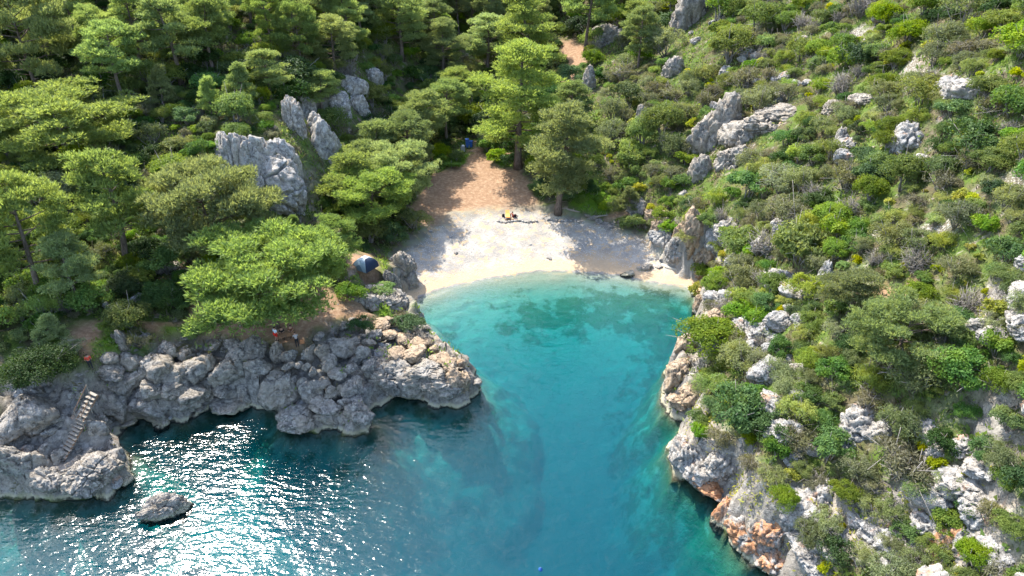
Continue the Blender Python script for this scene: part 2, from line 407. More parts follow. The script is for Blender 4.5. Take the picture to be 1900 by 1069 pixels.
def world_poly(pix):          # photo outline -> ground outline, using the smooth height field
    out = []
    for x, y in pix:
        out.append(coarse_hit(x, y)[:2])
    return np.array(out)
Hgrid = H1.reshape(ny, nx).copy()
def hsample(x, y, G=None):
    G = Hgrid if G is None else G
    x = np.atleast_1d(np.asarray(x, float)); y = np.atleast_1d(np.asarray(y, float))
    i = np.clip(np.searchsorted(GX, x) - 1, 0, nx - 2); j = np.clip(np.searchsorted(GY, y) - 1, 0, ny - 2)
    fx = np.clip((x - GX[i]) / (GX[i + 1] - GX[i]), 0, 1); fy = np.clip((y - GY[j]) / (GY[j + 1] - GY[j]), 0, 1)
    return (G[j, i] * (1 - fx) + G[j, i + 1] * fx) * (1 - fy) + (G[j + 1, i] * (1 - fx) + G[j + 1, i + 1] * fx) * fy
TS = np.concatenate([np.arange(20, 160, 0.12), np.arange(160, 420, 0.5)])
def coarse_hit(px, py, zmin=-99):
    d = ray(px, py); x, y, z = d[0] * TS, d[1] * TS, CAM_H + d[2] * TS
    h = np.maximum(hsample(x, y), zmin); k = np.argmax(z < h)
    if not (z < h).any(): k = len(TS) - 1
    return np.array([x[k], y[k], h[k]])

# ------------------------------------------------------------------ ground classes from photo outlines
POLY = {
 'pebble': [[(728,490),(745,455),(790,430),(840,402),(930,388),(1000,388),(1080,408),(1150,425),(1208,432),(1222,455),(1262,470),(1300,482),(1300,540),(1284,560),(1200,560),(1000,545),(870,560),(800,590),(766,575),(760,540),(745,520)]],
 'dirt': [[(775,420),(765,390),(795,330),(830,318),(862,288),(880,262),(905,262),(905,285),(925,312),(965,315),(985,345),(1000,380),(1010,395),(930,395),(860,408),(800,425)],
          [(1036,75),(1088,75),(1088,125),(1064,160),(1040,155),(1044,120)],
          [(128,628),(150,598),(235,592),(330,590),(362,556),(360,528),(392,522),(430,530),(470,560),(600,530),(640,545),(700,560),(720,585),(690,600),(640,592),(580,605),(560,640),(520,648),(490,630),(420,625),(330,622),(262,612),(215,640),(190,672),(160,668)],
          [(640,470),(690,470),(700,500),(660,505),(640,500)],
          [(1120,385),(1190,395),(1185,415),(1120,408)],
          [(1625,540),(1670,520),(1690,600),(1650,610)]],
 'track': [[(1660,95),(1700,100),(1760,140),(1790,185),(1720,185),(1690,150)],[(1600,500),(1625,500),(1640,590),(1612,590)],[(1600,420),(1760,410),(1760,440),(1640,455)],[(1560,70),(1610,40),(1620,55),(1570,95)],[(1830,330),(1900,340),(1900,380),(1840,370)]],
 'green': [[(170,650),(190,615),(235,595),(275,615),(255,640),(215,650),(190,672)],[(295,605),(365,598),(362,618),(310,620)],[(815,318),(830,288),(872,282),(858,300),(835,315)],[(900,282),(920,278),(955,290),(950,312),(925,310)],
           [(1050,330),(1120,340),(1160,385),(1110,395),(1060,380)],[(680,570),(720,565),(745,585),(715,590)],[(1075,65),(1092,65),(1092,82),(1075,80)]],
 'rocky': [[(0,700),(60,690),(175,700),(190,660),(215,625),(290,622),(420,628),(520,648),(560,640),(600,605),(700,580),(760,585),(830,630),(900,680),(900,770),(700,820),(500,810),(300,800),(250,900),(200,940),(0,940)],
           [(650,540),(700,540),(770,560),(770,600),(700,600)],
           [(1285,540),(1330,560),(1320,620),(1300,690),(1320,780),(1360,840),(1420,880),(1560,905),(1720,880),(1890,935),(1900,1069),(1380,1069),(1330,940),(1240,880),(1225,700),(1270,620)],
           [(1215,420),(1240,400),(1300,420),(1320,480),(1290,500),(1230,460)]],
}
WP = {k: [world_poly(q) for q in v] for k, v in POLY.items()}
def mask(kind, X, Y, soft=0.8):
    r = np.zeros(X.shape)
    for q in WP[kind]:
        d = polydist(q, X, Y) * np.where(inside(q, X, Y), 1, -1)
        r = np.maximum(r, sstep(-soft, soft, d))
    return r
nb = fbm(np.stack([X1, Y1, X1 * 0], 1) * 0.45, 3, 31) * 1.2
Xn, Yn = X1 + nb, Y1 - nb
A = {k: mask(k, Xn, Yn, 2.2 if k == 'pebble' else 0.8) for k in POLY}
A['pebble'] = np.maximum(A['pebble'], BE1 * (H1 < 0.6) * sstep(-14, -6, D1))
A['green'] = A['green'] * (1 - A['pebble'])
A['dirt'] = A['dirt'] * (1 - A['pebble']) * (1 - A['green'])
soft = np.clip(np.maximum.reduce([A['pebble'], A['dirt'], A['green'] * 0.8]), 0, 1)
# slope -> rock
Hs = H1.reshape(ny, nx); gy, gx = np.gradient(Hs, GY, GX); slope = np.sqrt(gx ** 2 + gy ** 2).ravel()
A['rocky'] = np.maximum(A['rocky'] * (1 - soft), sstep(1.1, 2.0, slope) * (D1 > 0))
# relief: boulder-like cells on the rocks, soft lumps elsewhere, blocks on the rocky sea floor
p3 = np.stack([X1, Y1, H1], 1)
f1, f2 = worley(p3 * 0.55 + fbm(p3 * 0.5, 2, 3)[:, None] * 0.4, 4)
g1, g2 = worley(p3 * 1.3, 14)
blk = (np.clip(f2 - f1, 0, 0.5) / 0.5) ** 0.6 * 0.95 + np.clip(g2 - g1, 0, 0.4) * 0.8 - 0.7
rk = A['rocky'] * sstep(-0.2, 1.2, D1); blk = blk - 0.2 * (X1 < 0) * (Y1 < 75)
lump = fbm(p3 * 0.25, 4, 8) * 0.7 + fbm(p3 * 1.1, 3, 21) * 0.18
dH = rk * blk + (1 - soft) * (1 - rk) * (D1 > 0.6) * lump + soft * fbm(p3 * 0.5, 3, 40) * 0.10
seab = (D1 < 0) * (1 - A['pebble'])
dH = dH + seab * (blk * 0.55 * sstep(-9, -1.5, D1) + fbm(p3 * 0.4, 3, 50) * 0.25)
H2 = np.where((D1 < 0) & (H1 + dH > -0.12), -0.12 - 0.05 * np.abs(dH), H1 + dH)
H2 = np.where((D1 > 0) & (H1 > 0.4) & (H2 < 0.15), 0.15, H2)
# the flight of steps stays clear of rock
tl = np.clip(((X1 - LAD_B[0]) * (LAD_A[0] - LAD_B[0]) + (Y1 - LAD_B[1]) * (LAD_A[1] - LAD_B[1])) / ((LAD_A[0] - LAD_B[0]) ** 2 + (LAD_A[1] - LAD_B[1]) ** 2), 0, 1)
dl = np.hypot(X1 - LAD_B[0] - tl * (LAD_A[0] - LAD_B[0]), Y1 - LAD_B[1] - tl * (LAD_A[1] - LAD_B[1]))
H2 = np.where(dl < 1.2, np.minimum(H2, LAD_B[2] + tl * (LAD_A[2] - LAD_B[2]) - 0.30), H2)
Hgrid = H2.reshape(ny, nx)
hit = coarse_hit
# sideways wobble breaks up steep faces
amp = (sstep(0.7, 1.8, slope) * 0.75 * (D1 > -0.5))[:, None]
side = np.stack([fbm(p3 * 0.9 + 40, 3, 60), fbm(p3 * 0.9 + 80, 3, 70)], 1) * amp
drop = 1.15 * A['rocky'] * (X1 < 0) * (Y1 < 76) * sstep(0.4, 1.6, D1) * sstep(1.2, 2.4, dl)
H3 = np.where(drop > 0, np.maximum(H2 - drop, np.minimum(H2, 0.1)), H2); Hlow = H3.reshape(ny, nx)
TV = np.stack([X1 + side[:, 0], Y1 + side[:, 1], H3], 1)
idx = np.arange(nx * ny).reshape(ny, nx)
Q = np.stack([idx[:-1, :-1], idx[:-1, 1:], idx[1:, 1:], idx[1:, :-1]], -1).reshape(-1, 4)

# ------------------------------------------------------------------ terrain material
m, nt, out = newmat('coastal_ground'); b = NB(nt)
rc, rh = rock_nodes(b, 0.15, 0.60, (1.0, 0.95, 0.88))
pos, n1, n2, n3 = b.shared
peb_cell = b.vor(pos, 5.5)
hill = b.mix(b.ramp(n1, [(0.4, 0.0), (0.6, 1.0)]), b.mix(n2, (0.055, 0.05, 0.026), (0.15, 0.125, 0.07)), b.mix(n2, (0.04, 0.075, 0.014), (0.12, 0.17, 0.03)))
hill = b.mix(b.ramp(b.streak, [(0.60, 0.0), (0.68, 0.85)]), hill, rc)
c = b.mix(b.attr('rocky'), hill, rc)
trk = b.mix(b.ramp(peb_cell.outputs['Distance'], [(0.25, 0.0), (0.5, 1.0)]), (0.44, 0.42, 0.38), (0.15, 0.13, 0.10))
c = b.mix(b.attr('track'), c, trk)
green = b.mix(n2, (0.05, 0.13, 0.010), (0.17, 0.27, 0.02))
c = b.mix(b.attr('green'), c, green)
dirt = b.ramp(n2, [(0.25, (0.17, 0.098, 0.058)), (0.5, (0.28, 0.175, 0.105)), (0.72, (0.41, 0.295, 0.19))])
dirt = b.mix(b.ramp(n3, [(0.3, 0.5), (0.55, 0.0)]), dirt, (0.20, 0.12, 0.07))
c = b.mix(b.attr('dirt'), c, dirt)
sep = b.n('ShaderNodeSeparateXYZ'); b.l(pos, sep.inputs[0])
peb = b.mix(b.ramp(n1, [(0.40, 0.0), (0.65, 1.0)]), (0.27, 0.25, 0.22), (0.40, 0.365, 0.315))
pr = b.n('ShaderNodeSeparateColor'); b.l(peb_cell.outputs['Color'], pr.inputs[0])
peb = b.mix(b.ramp(pr.outputs[0], [(0.0, 0.45), (0.18, 0.0)]), peb, (0.25, 0.235, 0.22))
peb = b.mix(b.ramp(b.streak, [(0.52, 0.0), (0.62, 0.75)]), peb, (0.52, 0.36, 0.20))
zz = b.math('ADD', sep.outputs['Z'], b.math('MULTIPLY', b.math('SUBTRACT', n1, 0.5), 0.25))
wet = b.ramp(b.math('ADD', b.math('MULTIPLY', zz, 0.5), 0.5), [(0.50, 0.0), (0.52, 1.0), (0.66, 0.85), (0.80, 0.0)])
peb = b.mix(b.math('MULTIPLY', wet, 0.9), peb, b.mix(n2, (0.42, 0.28, 0.15), (0.58, 0.42, 0.26)))
c = b.mix(b.attr('pebble'), c, peb)
# below the water line: pale sand with weed-grown stones
bed_p = b.mix(n2, (0.18, 0.185, 0.14), (0.29, 0.285, 0.22))
weed = b.mix(n3, (0.035, 0.05, 0.02), (0.16, 0.16, 0.09))
patch = b.ramp(b.math('ADD', b.noise(pos, 0.5, 5, 0.65), b.math('MULTIPLY', b.attr('weed'), 0.30)), [(0.62, 0.0), (0.74, 0.9)])
bed = b.mix(patch, bed_p, weed)
bed = b.mix(b.ramp(n2, [(0.5, 0.0), (0.72, 0.4)]), bed, weed)
c = b.mix(b.ramp(b.math('ADD', b.math('MULTIPLY', sep.outputs['Z'], 0.5), 0.5), [(0.42, 1.0), (0.475, 0.0)]), c, bed)
pd = b.math('MULTIPLY', b.ramp(peb_cell.outputs['Distance'], [(0.0, 1.0), (0.6, 0.0)]), 0.5)
h = b.math('ADD', b.math('MULTIPLY', rh, b.math('SUBTRACT', 1.0, b.math('MULTIPLY', b.math('MAXIMUM', b.attr('dirt'), b.attr('pebble')), 0.8))), b.math('MULTIPLY', pd, b.attr('pebble')))
rough = b.math('SUBTRACT', 0.95, b.math('MULTIPLY', b.math('MULTIPLY', wet, b.attr('pebble')), 0.35))
b.l(b.principled(c, rough, b.bump(h, 0.7, 0.16), 0.15), out.inputs['Surface'])
M['ground'] = m
# weed beds seen through the water
def blob(px, py, rx, ry):
    c0 = P(px, py, 0); sx = rx / FPX * (CAM_H / -ray(px, py)[2])
    return np.exp(-(((X1 - c0[0]) / sx) ** 2 + ((Y1 - c0[1]) / (ry)) ** 2))
weed_a = np.clip(blob(1010,575,95,3.4) + blob(1240,600,60,8) + blob(1180,562,80,3.2) + blob(1110,550,90,2.2) * .8 + blob(830,640,30,5) * .8 + blob(450,800,110,3) * .8 + blob(700,790,60,3) + blob(1300,960,60,6) + blob(330,830,90,4), 0, 1)
weed_a = np.maximum(weed_a, (D1 < 0) * (1 - BE1) * sstep(-4.5 - 3.5 * sstep(4, 12, X1), -0.3, D1) * (0.6 + 0.4 * sstep(4, 12, X1)))

# split the one sheet into named pieces of the setting
qc = Q[:, 0]
cls = np.zeros(len(Q), int)
cls[A['rocky'][qc] > 0.5] = 1
cls[A['dirt'][qc] > 0.5] = 2
cls[A['pebble'][qc] > 0.5] = 3
cls[(H2[Q].max(1) < 0.02)] = 4
tri1 = TV[Q[:, 1]] - TV[Q[:, 0]]; tri2 = TV[Q[:, 3]] - TV[Q[:, 0]]
fn = np.cross(tri1, tri2); VN = np.zeros_like(TV)
for k in range(4): np.add.at(VN, Q[:, k], fn)
VN /= np.linalg.norm(VN, axis=1, keepdims=True) + 1e-9
for ci, nm in enumerate(['hillside', 'rocky_shore', 'dirt_path', 'beach', 'seabed']):
    q = Q[cls == ci]; u, inv = np.unique(q, return_inverse=True); inv = inv.reshape(q.shape)
    at = {k: A[k][u] for k in ('rocky', 'dirt', 'pebble', 'green', 'track')}; at['weed'] = weed_a[u]
    me = mesh_arrays(nm, TV[u], inv, [M['ground']], True, attrs=at)
    me.normals_split_custom_set_from_vertices(VN[u].tolist())
    tag(link(nm, me), kind='structure')

# ------------------------------------------------------------------ sea: a body of clear water over the seabed
m, nt, out = newmat('sea_water'); b = NB(nt); pos = b.pos()
flat = b.mapping(pos, (1, 1, 0))
w1 = b.noise(b.mapping(flat, (0.55, 1.35, 1), (0, 0, R(24))), 1.15, 2, 0.45, 0.4)
w2 = b.noise(b.mapping(flat, (0.7, 1.5, 1), (0, 0, R(-14))), 2.9, 2, 0.5, 0.3)
w3 = b.noise(flat, 0.28, 2, 0.5)
hgt = b.math('ADD', b.math('MULTIPLY', w1, 0.62), b.math('MULTIPLY', w2, 0.24))
hgt = b.math('ADD', hgt, b.math('MULTIPLY', w3, 0.5))
nrm = b.bump(hgt, 1.0, 0.165)
fr = b.n('ShaderNodeFresnel'); fr.inputs['IOR'].default_value = 1.33; b.l(nrm, fr.inputs['Normal'])
gl = b.n('ShaderNodeBsdfGlossy'); gl.inputs['Roughness'].default_value = 0.11; b.l(nrm, gl.inputs['Normal'])
tr = b.n('ShaderNodeBsdfTransparent')
mx = b.n('ShaderNodeMixShader'); b.l(fr.outputs[0], mx.inputs[0]); b.l(tr.outputs[0], mx.inputs[1]); b.l(gl.outputs[0], mx.inputs[2])
b.l(mx.outputs[0], out.inputs['Surface'])
va = b.n('ShaderNodeVolumeAbsorption'); va.inputs['Color'].default_value = (0.12, 0.882, 0.925, 1); va.inputs['Density'].default_value = 0.60
vs_ = b.n('ShaderNodeVolumeScatter'); vs_.inputs['Color'].default_value = (0.0, 0.60, 0.80, 1); vs_.inputs['Density'].default_value = 0.042; vs_.inputs['Anisotropy'].default_value = 0.0
ad = b.n('ShaderNodeAddShader'); b.l(va.outputs[0], ad.inputs[0]); b.l(vs_.outputs[0], ad.inputs[1]); b.l(ad.outputs[0], out.inputs['Volume'])
M['sea'] = m
mb = MB(); mb.box((0, -70, -20), (560, 340, 40)); o = link('sea', mb.mesh('sea', [m])); tag(o, kind='structure')
#=====PART2=====

# ================================================================== rocks
def ico(sub):
    import bmesh
    bm = bmesh.new(); bmesh.ops.create_icosphere(bm, subdivisions=sub, radius=1.0)
    V = np.array([v.co[:] for v in bm.verts]); bm.verts.index_update()
    F = np.array([[v.index for v in f.verts] for f in bm.faces]); bm.free(); return V, F
ICO = {k: ico(k) for k in (2, 4, 5, 6)}
def rock_mesh(name, seed, sub, mat, planes=13, flute=0.0, rough=1.0, pits=1.0):
    V, F = ICO[sub]; r = np.random.default_rng(seed)
    n = r.normal(size=(planes, 3)); n /= np.linalg.norm(n, axis=1, keepdims=True); dd = r.uniform(0.70, 1.0, planes)
    dots = V @ n.T
    rr = np.where(dots > 0.08, dd / np.maximum(dots, 0.08), 9.0)
    k = 15.0; rad = -np.log(np.exp(-k * rr).sum(1) + math.exp(-k * 1.25)) / k
    W = V * rad[:, None]; q = W + seed * 7.1
    W = W + V * (fbm(q * 1.5, 4, seed) * 0.17 * rough + ridged(q * 3.4, 5, seed + 9) * 0.10 * rough)[:, None]
    f1, f2 = worley(q * 1.55 + fbm(q * 2, 2, seed)[:, None] * 0.25, seed)
    W = W - V * (np.exp(-((f2 - f1) / 0.055) ** 2) * 0.20)[:, None]
    if flute: W = W + V * (ridged(q * np.array([4.2, 4.2, 0.55]), 3, seed + 4) * flute)[:, None] * np.array([1, 1, 0.3])
    if sub >= 5:
        g1, g2 = worley(q * 5.5, seed + 3)
        W = W - V * (np.exp(-(g1 / 0.22) ** 2) * 0.07 * pits)[:, None] + V * (fbm(q * 13, 2, seed + 8) * 0.03)[:, None]
    return mesh_arrays(name, W, F, [mat], True)
BOULD = [rock_mesh('boulder', 100 + i, 5 if i < 5 else 4, M['rock'], 11 + i % 4, 0.05) for i in range(9)]
BOULDW = [rock_mesh('boulder_warm', 140 + i, 5, M['rock_warm'], 12, 0.05) for i in range(4)]
CRAG = [rock_mesh('crag', 170 + i, 6 if i < 2 else 5, M['rock'], 15, 0.13, 1.3) for i in range(5)]
CRAGW = [rock_mesh('crag_warm', 190 + i, 5, M['rock_warm'], 15, 0.12, 1.3) for i in range(3)]
CRAGR = [rock_mesh('crag_rust', 200 + i, 5, M['rock_rust'], 15, 0.12, 1.2) for i in range(2)]
CRAGP = [rock_mesh('crag_pale', 270 + i, 6 if i == 0 else 5, M['rock_pale'], 9, 0.07, 0.9) for i in range(3)]
TANR = [rock_mesh('crest_rock', 280 + i, 5, M['rock_tan'], 12, 0.05) for i in range(3)]
CRAGT = [rock_mesh('crag_tan', 290 + i, 5, M['rock_tan'], 14, 0.10, 1.2) for i in range(2)]
STONE = [rock_mesh('stone', 220 + i, 2, M['rock_warm'], 9) for i in range(4)]
AUTO = []      # (object, px, py, size_px, look, noun)
def scr(o_loc):
    a, b_, z = project(o_loc[0], o_loc[1], o_loc[2]); return float(a), float(b_), float(z)
ROCKS_XY = []
def rock(px, py, w, h, fam=None, look='grey', noun='boulder', name='boulder', cat='boulder', group='boulders of the rocky shore', label=None, sink=0.30, rz=None, lean=0.25, sy=0.85, zmin=-99):
    fam = fam or BOULD
    c = coarse_hit(px, py, zmin); zc = scr(c)[2]
    sx = w / 2 * zc / FPX * 1.0; sy_ = sx * sy
    sz = max(0.45 * sx, min(2.4 * sx, (h / 2 * zc / FPX * 1.05 - sy_ * 0.50) / 0.80))
    d = ray(px, py); d = d / np.linalg.norm(d)
    loc = c + d * sink * min(sx, sz) * 1.2
    rz = random.uniform(0, 6.28) if rz is None else rz
    o = link(name, random.choice(fam), None, loc, (random.uniform(-lean, lean), random.uniform(-lean, lean), rz), (sx, sy_, sz))
    # the footprint ellipse is turned by rz: keep the wide side across the view for elongated rocks
    tag(o, label, cat, group)
    if label is None: AUTO.append((o, px, py, max(w, h), look, noun))
    ROCKS_XY.append((loc[0], loc[1], max(sx, sy_)))
    return o
def zoomlist(x0, y0, k, L): return [(x0 + a / k, y0 + b_ / k, w / k, h / k) for a, b_, w, h in L]
# boulders of the headland, traced
H1L = zoomlist(440, 560, 3.958, [(130,350,210,170),(285,370,115,160),(375,410,120,125),(520,400,100,135),(555,360,55,90),(640,370,120,150),(150,510,170,150),(30,490,90,170),
    (860,650,170,210),(700,680,110,140),(560,680,150,250),(650,780,210,190),(440,790,120,100),(420,880,240,140),(890,850,200,210),(790,740,85,85),(780,350,180,180),(920,390,105,140),
    (710,390,75,75),(450,480,75,65),(555,520,65,75),(505,490,65,65),(980,500,110,150),(60,700,150,190),(640,600,120,90),(740,540,130,90),(830,500,110,90),(680,450,150,90),(600,260,90,60),(700,300,110,90),
    (850,300,100,80),(960,300,110,90),(1020,240,120,80),(380,480,90,60),(480,620,70,110),(760,640,90,90)])
for q in H1L: rock(*q, look='grey')
rock(440 + 322 / 3.958, 560 + 620 / 3.958, 78, 80, BOULD, label='largest rounded grey boulder at the foot of the picnic headland', group='boulders of the rocky shore')
# grey wall of the headland tip and its warm crest
for q in zoomlist(440, 560, 3.958, [(1090,590,260,290),(1290,600,300,250),(1490,620,300,230),(1630,630,190,220),(1180,500,240,160),(1400,520,260,150)]): rock(*q, fam=CRAGT if q[0] > 830 else CRAG, look='fissured grey', noun='crag', name='crag', cat='crag', group='crags of the headland tip', sy=0.7, rz=random.uniform(-0.3, 0.3), lean=0.1)
for q in zoomlist(440, 560, 3.958, [(1560,460,150,80),(1640,460,80,90),(1660,560,100,90),(1480,430,170,70),(1300,390,190,70),(1180,400,150,70),(1250,290,170,80),(1330,320,150,60),(1100,140,130,60),(1190,120,90,60),(1050,180,120,60),(1120,250,130,60),(1400,300,110,60),(1450,360,80,80)]):
    rock(*q, fam=TANR, look='pale tan', noun='rock', name='crest_rock', cat='rock', group='pale rocks on the headland crest', sink=0.55)
# rocks round the steps and the inlet
for q in zoomlist(0, 709, 2.969, [(70,270,200,180),(210,200,250,250),(50,450,170,260),(180,460,180,230),(270,560,150,200),(340,430,110,170),(620,430,150,140),(690,550,90,80),(640,130,190,230),(820,110,250,240),
    (900,220,130,150),(1040,110,150,150),(1290,120,210,95),(1150,70,90,110),(1230,40,120,90),(1640,190,230,150),(1810,190,140,160),(540,270,90,120),(470,250,80,90),(100,150,160,120),(1110,150,70,60),(960,40,150,130),(700,240,90,70)]):
    rock(*q, look='grey')
rock(480 / 2.969, 709 + 510 / 2.969, 96, 88, CRAG, label='long pitted grey rock at the foot of the wooden steps', sink=0.2)
rock(232, 640, 26, 56, BOULD, label='tall pale boulder standing in the green patch above the steps', sink=0.1)
for q in [(207,668,30,30),(235,668,24,34),(250,675,40,40),(275,680,34,44),(265,700,50,50),(210,690,50,40),(230,720,60,60),(300,690,60,70),(330,700,50,60),(360,690,50,60),(310,650,40,40),(345,655,40,36),(385,680,50,60),(420,690,56,60),(450,660,50,44),(395,640,34,26),(430,640,36,26),(470,640,40,30),(290,730,50,60),(350,735,60,50)]:
    rock(*q, look='grey')
ISL = rock_mesh('rock_islet', 251, 6, M['rock'], 12, 0.16, 2.3)
c_ = P(302, 948, 0.2); tag(link('rock_islet', ISL, None, c_, (0.1, -0.15, 0.45), (1.5, 0.85, 1.45)), 'lone jagged rock islet standing in the glittering water', 'islet', 'rocks in the sea')
rock(791, 608, 18, 14, BOULD, label='single small rock breaking the surface inside the cove', cat='rock', name='sea_rock', group='rocks in the sea', sink=0.5, zmin=-0.1)
rock(768, 586, 12, 8, BOULD, label='tiny rock awash beside the tent cliff', cat='rock', name='sea_rock', group='rocks in the sea', sink=0.5, zmin=-0.1)
# tent cliff
for q in [(722,562,70,50),(700,548,50,50),(742,560,36,50),(690,565,40,40),(733,528,22,50),(722,520,20,40),(672,560,30,30)]: rock(*q, fam=CRAG, look='dark grey', noun='crag', name='crag', cat='crag', group='crags under the tent', sink=0.35, lean=0.1)
# left valley wall: tall grey pinnacles
for x, y, w, h in [(482,352,150,170),(428,310,56,130),(462,345,84,170),(508,350,96,200),(538,370,64,160),(545,240,44,100),(596,275,66,130),(570,225,46,90),(650,175,56,80),(630,205,50,70),(665,210,40,60),(690,150,40,60)]:
    rock(x, y, w, h, CRAGP, 'tall pale grey', 'pinnacle', 'rock_pinnacle', 'pinnacle', 'pinnacles of the left valley wall', sink=0.55, lean=0.06)
for x, y, w, h in [(295,405,46,50),(320,420,30,50),(305,495,60,60),(350,510,60,30),(285,480,36,40),(245,235,30,30),(380,240,34,36),(470,95,24,24),(260,70,30,30)]:
    rock(x, y, w, h, BOULD, 'grey', 'rock', 'hill_rock', 'rock', 'rocks on the left slope', sink=0.35)
# crags of the right hill
for x, y, w, h in [(1282,48,80,140),(1130,80,66,84),(1092,168,30,95),(1190,232,28,56),(1315,275,76,140),(1345,255,76,130),(1385,262,84,96),(1420,240,84,84),(1452,215,84,66),(1365,305,66,84),(1300,335,50,80),(1250,140,44,60),(1545,205,44,40),(1612,188,56,44)]:
    rock(x, y, w, h, CRAG, 'fluted grey', 'crag', 'crag', 'crag', 'crags of the right hill', sink=0.5, lean=0.08)
for x, y, w, h in [(1800,180,90,90),(1760,165,60,60),(1840,160,50,40),(1475,545,60,50),(1530,520,34,70),(1605,800,110,120),(1570,830,60,90),(1640,810,50,70),(1500,155,24,20),(1490,75,30,24),(1735,850,50,70),(1330,205,30,40),(1560,270,30,60)]:
    rock(x, y, w, h, CRAGW, 'pale', 'crag', 'crag', 'crag', 'pale crags of the right hill', sink=0.5, lean=0.12)
rock(1682, 268, 64, 84, CRAGW, label='square pale rock standing alone among the right hill shrubs', name='hill_rock', cat='rock', group='pale crags of the right hill', sink=0.2, lean=0.05)
# right shore cliffs
for x, y, w, h in [(1296,572,26,80),(1330,600,60,70),(1275,650,50,70),(1262,700,66,90),(1290,740,60,60),(1300,870,90,80),(1270,850,60,90),(1340,860,80,80),(1260,745,50,40)]:
    rock(x, y, w, h, CRAGT if y < 800 else CRAGW, 'ochre-tinged', 'shore crag', 'shore_crag', 'crag', 'crags of the right shore', sink=0.5, lean=0.12)
for x, y, w, h in [(1320,905,70,50),(1385,985,90,90),(1430,985,90,100),(1345,965,50,80),(1440,1040,90,80),(1780,1020,90,110)]:
    rock(x, y, w, h, CRAGR, 'rust-orange stained', 'cliff block', 'rust_cliff', 'crag', 'rust-stained blocks of the right shore', sink=0.55, lean=0.1)
for x, y, w, h in [(1500,945,110,90),(1530,930,80,90),(1560,1010,110,100),(1620,980,100,90),(1680,1020,110,90),(1740,920,120,120),(1790,900,110,90),(1720,980,90,100),(1830,940,110,110),(1860,1030,110,90),(1640,1050,110,70),(1500,1030,90,70),(1770,960,90,80),(1720,800,70,70),(1790,830,70,60),(1830,870,80,60)]:
    rock(x, y, w, h, CRAGW, 'pale grey', 'cliff block', 'cliff_block', 'crag', 'pale blocks of the lower right cliff', sink=0.6, lean=0.15)
# cliff right of the beach
for x, y, w, h in [(750,505,44,64),(762,530,36,50),(742,488,40,44)]:
    rock(x, y, w, h, CRAG, 'dark grey', 'crag', 'crag', 'crag', 'crags under the tent', sink=0.5, lean=0.1)
for x, y, w, h in [(1234,452,56,76),(1256,472,44,70),(1337,452,64,84),(1352,430,54,64),(1222,436,40,40)]:
    rock(x, y, w, h, CRAGW, 'weathered', 'beach crag', 'crag', 'crag', 'crags beside the beach', sink=0.5, lean=0.12)
for x, y, w, h in [(1180,390,50,50),(1215,405,50,60),(1240,425,50,60),(1265,440,44,70),(1290,440,50,90),(1300,480,40,50),(1160,385,30,40),(1318,470,50,60),(1302,505,46,46)]:
    rock(x, y, w, h, CRAGT if x > 1200 else CRAG, 'weathered', 'beach crag', 'crag', 'crag', 'crags beside the beach', sink=0.55, lean=0.1)
# beach: slabs, scattered big stones
for x, y, w, h in [(1062,410,14,10),(1076,412,14,9),(1102,406,22,12),(1112,412,20,10),(1125,420,26,14),(1142,415,24,14),(1152,412,16,10),(1090,402,12,9)]:
    rock(x, y, w, h, BOULD, 'flat grey', 'slab', 'rock_slab', 'slab', 'slabs along the back of the beach', sink=0.5, lean=0.15)
rock(1055, 362, 30, 26, BOULD, label='grey boulder behind the beach pines', name='boulder', cat='boulder', sink=0.2)
rock(1197, 498, 28, 16, BOULD, label='grey hollowed rock lying on the waterline near the slab', name='shore_rock', cat='rock', sink=0.1)
rock(1166, 510, 26, 10, BOULDW, label='long yellowish rock lying in the shallows', name='shore_rock', cat='rock', sink=0.2)
for x, y, w, h in [(1207,481,9,7),(1218,480,9,7),(1226,484,8,9),(1222,496,14,9),(1238,468,6,5),(1210,470,7,5),(846,470,10,4),(835,440,8,5),(798,430,9,6),(1020,480,12,6),(985,455,7,4)]:
    rock(x, y, w, h, BOULDW, 'brown', 'stone', 'beach_stone', 'stone', 'single stones on the beach', sink=0.2)
# random infill between the traced boulders
hp = WP['rocky'][0]; n0 = 0; tries = 0
while n0 < 120 and tries < 4000:
    tries += 1
    x, y = random.uniform(-45, -3), random.uniform(42, 66)
    if not inside(hp, np.array([x]), np.array([y]))[0]: continue
    hh = hsample(x, y, Hlow)[0]
    if hh < 0.3 or math.hypot(x - LAD_B[0], y - LAD_B[1]) < 1.6 or min(math.hypot(x - (LAD_A[0] + t * (LAD_B[0] - LAD_A[0])), y - (LAD_A[1] + t * (LAD_B[1] - LAD_A[1]))) for t in np.linspace(-.5, 1, 12)) < 1.3: continue
    if math.hypot(x + 21.7, y - 56.5) < 3.6: continue
    if any(math.hypot(x - a, y - b_) < r_ * 0.55 for a, b_, r_ in ROCKS_XY): continue
    s_ = random.uniform(0.2, 0.6)
    warm = fbm(np.array([[x * .2, y * .2, 3.0]]), 2, 5)[0] > 0.1
    o = link('boulder', random.choice(BOULDW if warm else BOULD), None, (x, y, hh + s_ * 0.15), (random.uniform(-.4, .4), random.uniform(-.4, .4), random.uniform(0, 6)), (s_ * 1.1, s_, s_ * random.uniform(.6, .95)))
    a, b_, z_ = scr((x, y, hh)); tag(o, None, 'boulder', 'boulders of the rocky shore'); AUTO.append((o, a, b_, 2 * s_ * FPX / z_, 'small grey' if not warm else 'small pale', 'boulder')); n0 += 1
    ROCKS_XY.append((x, y, s_))

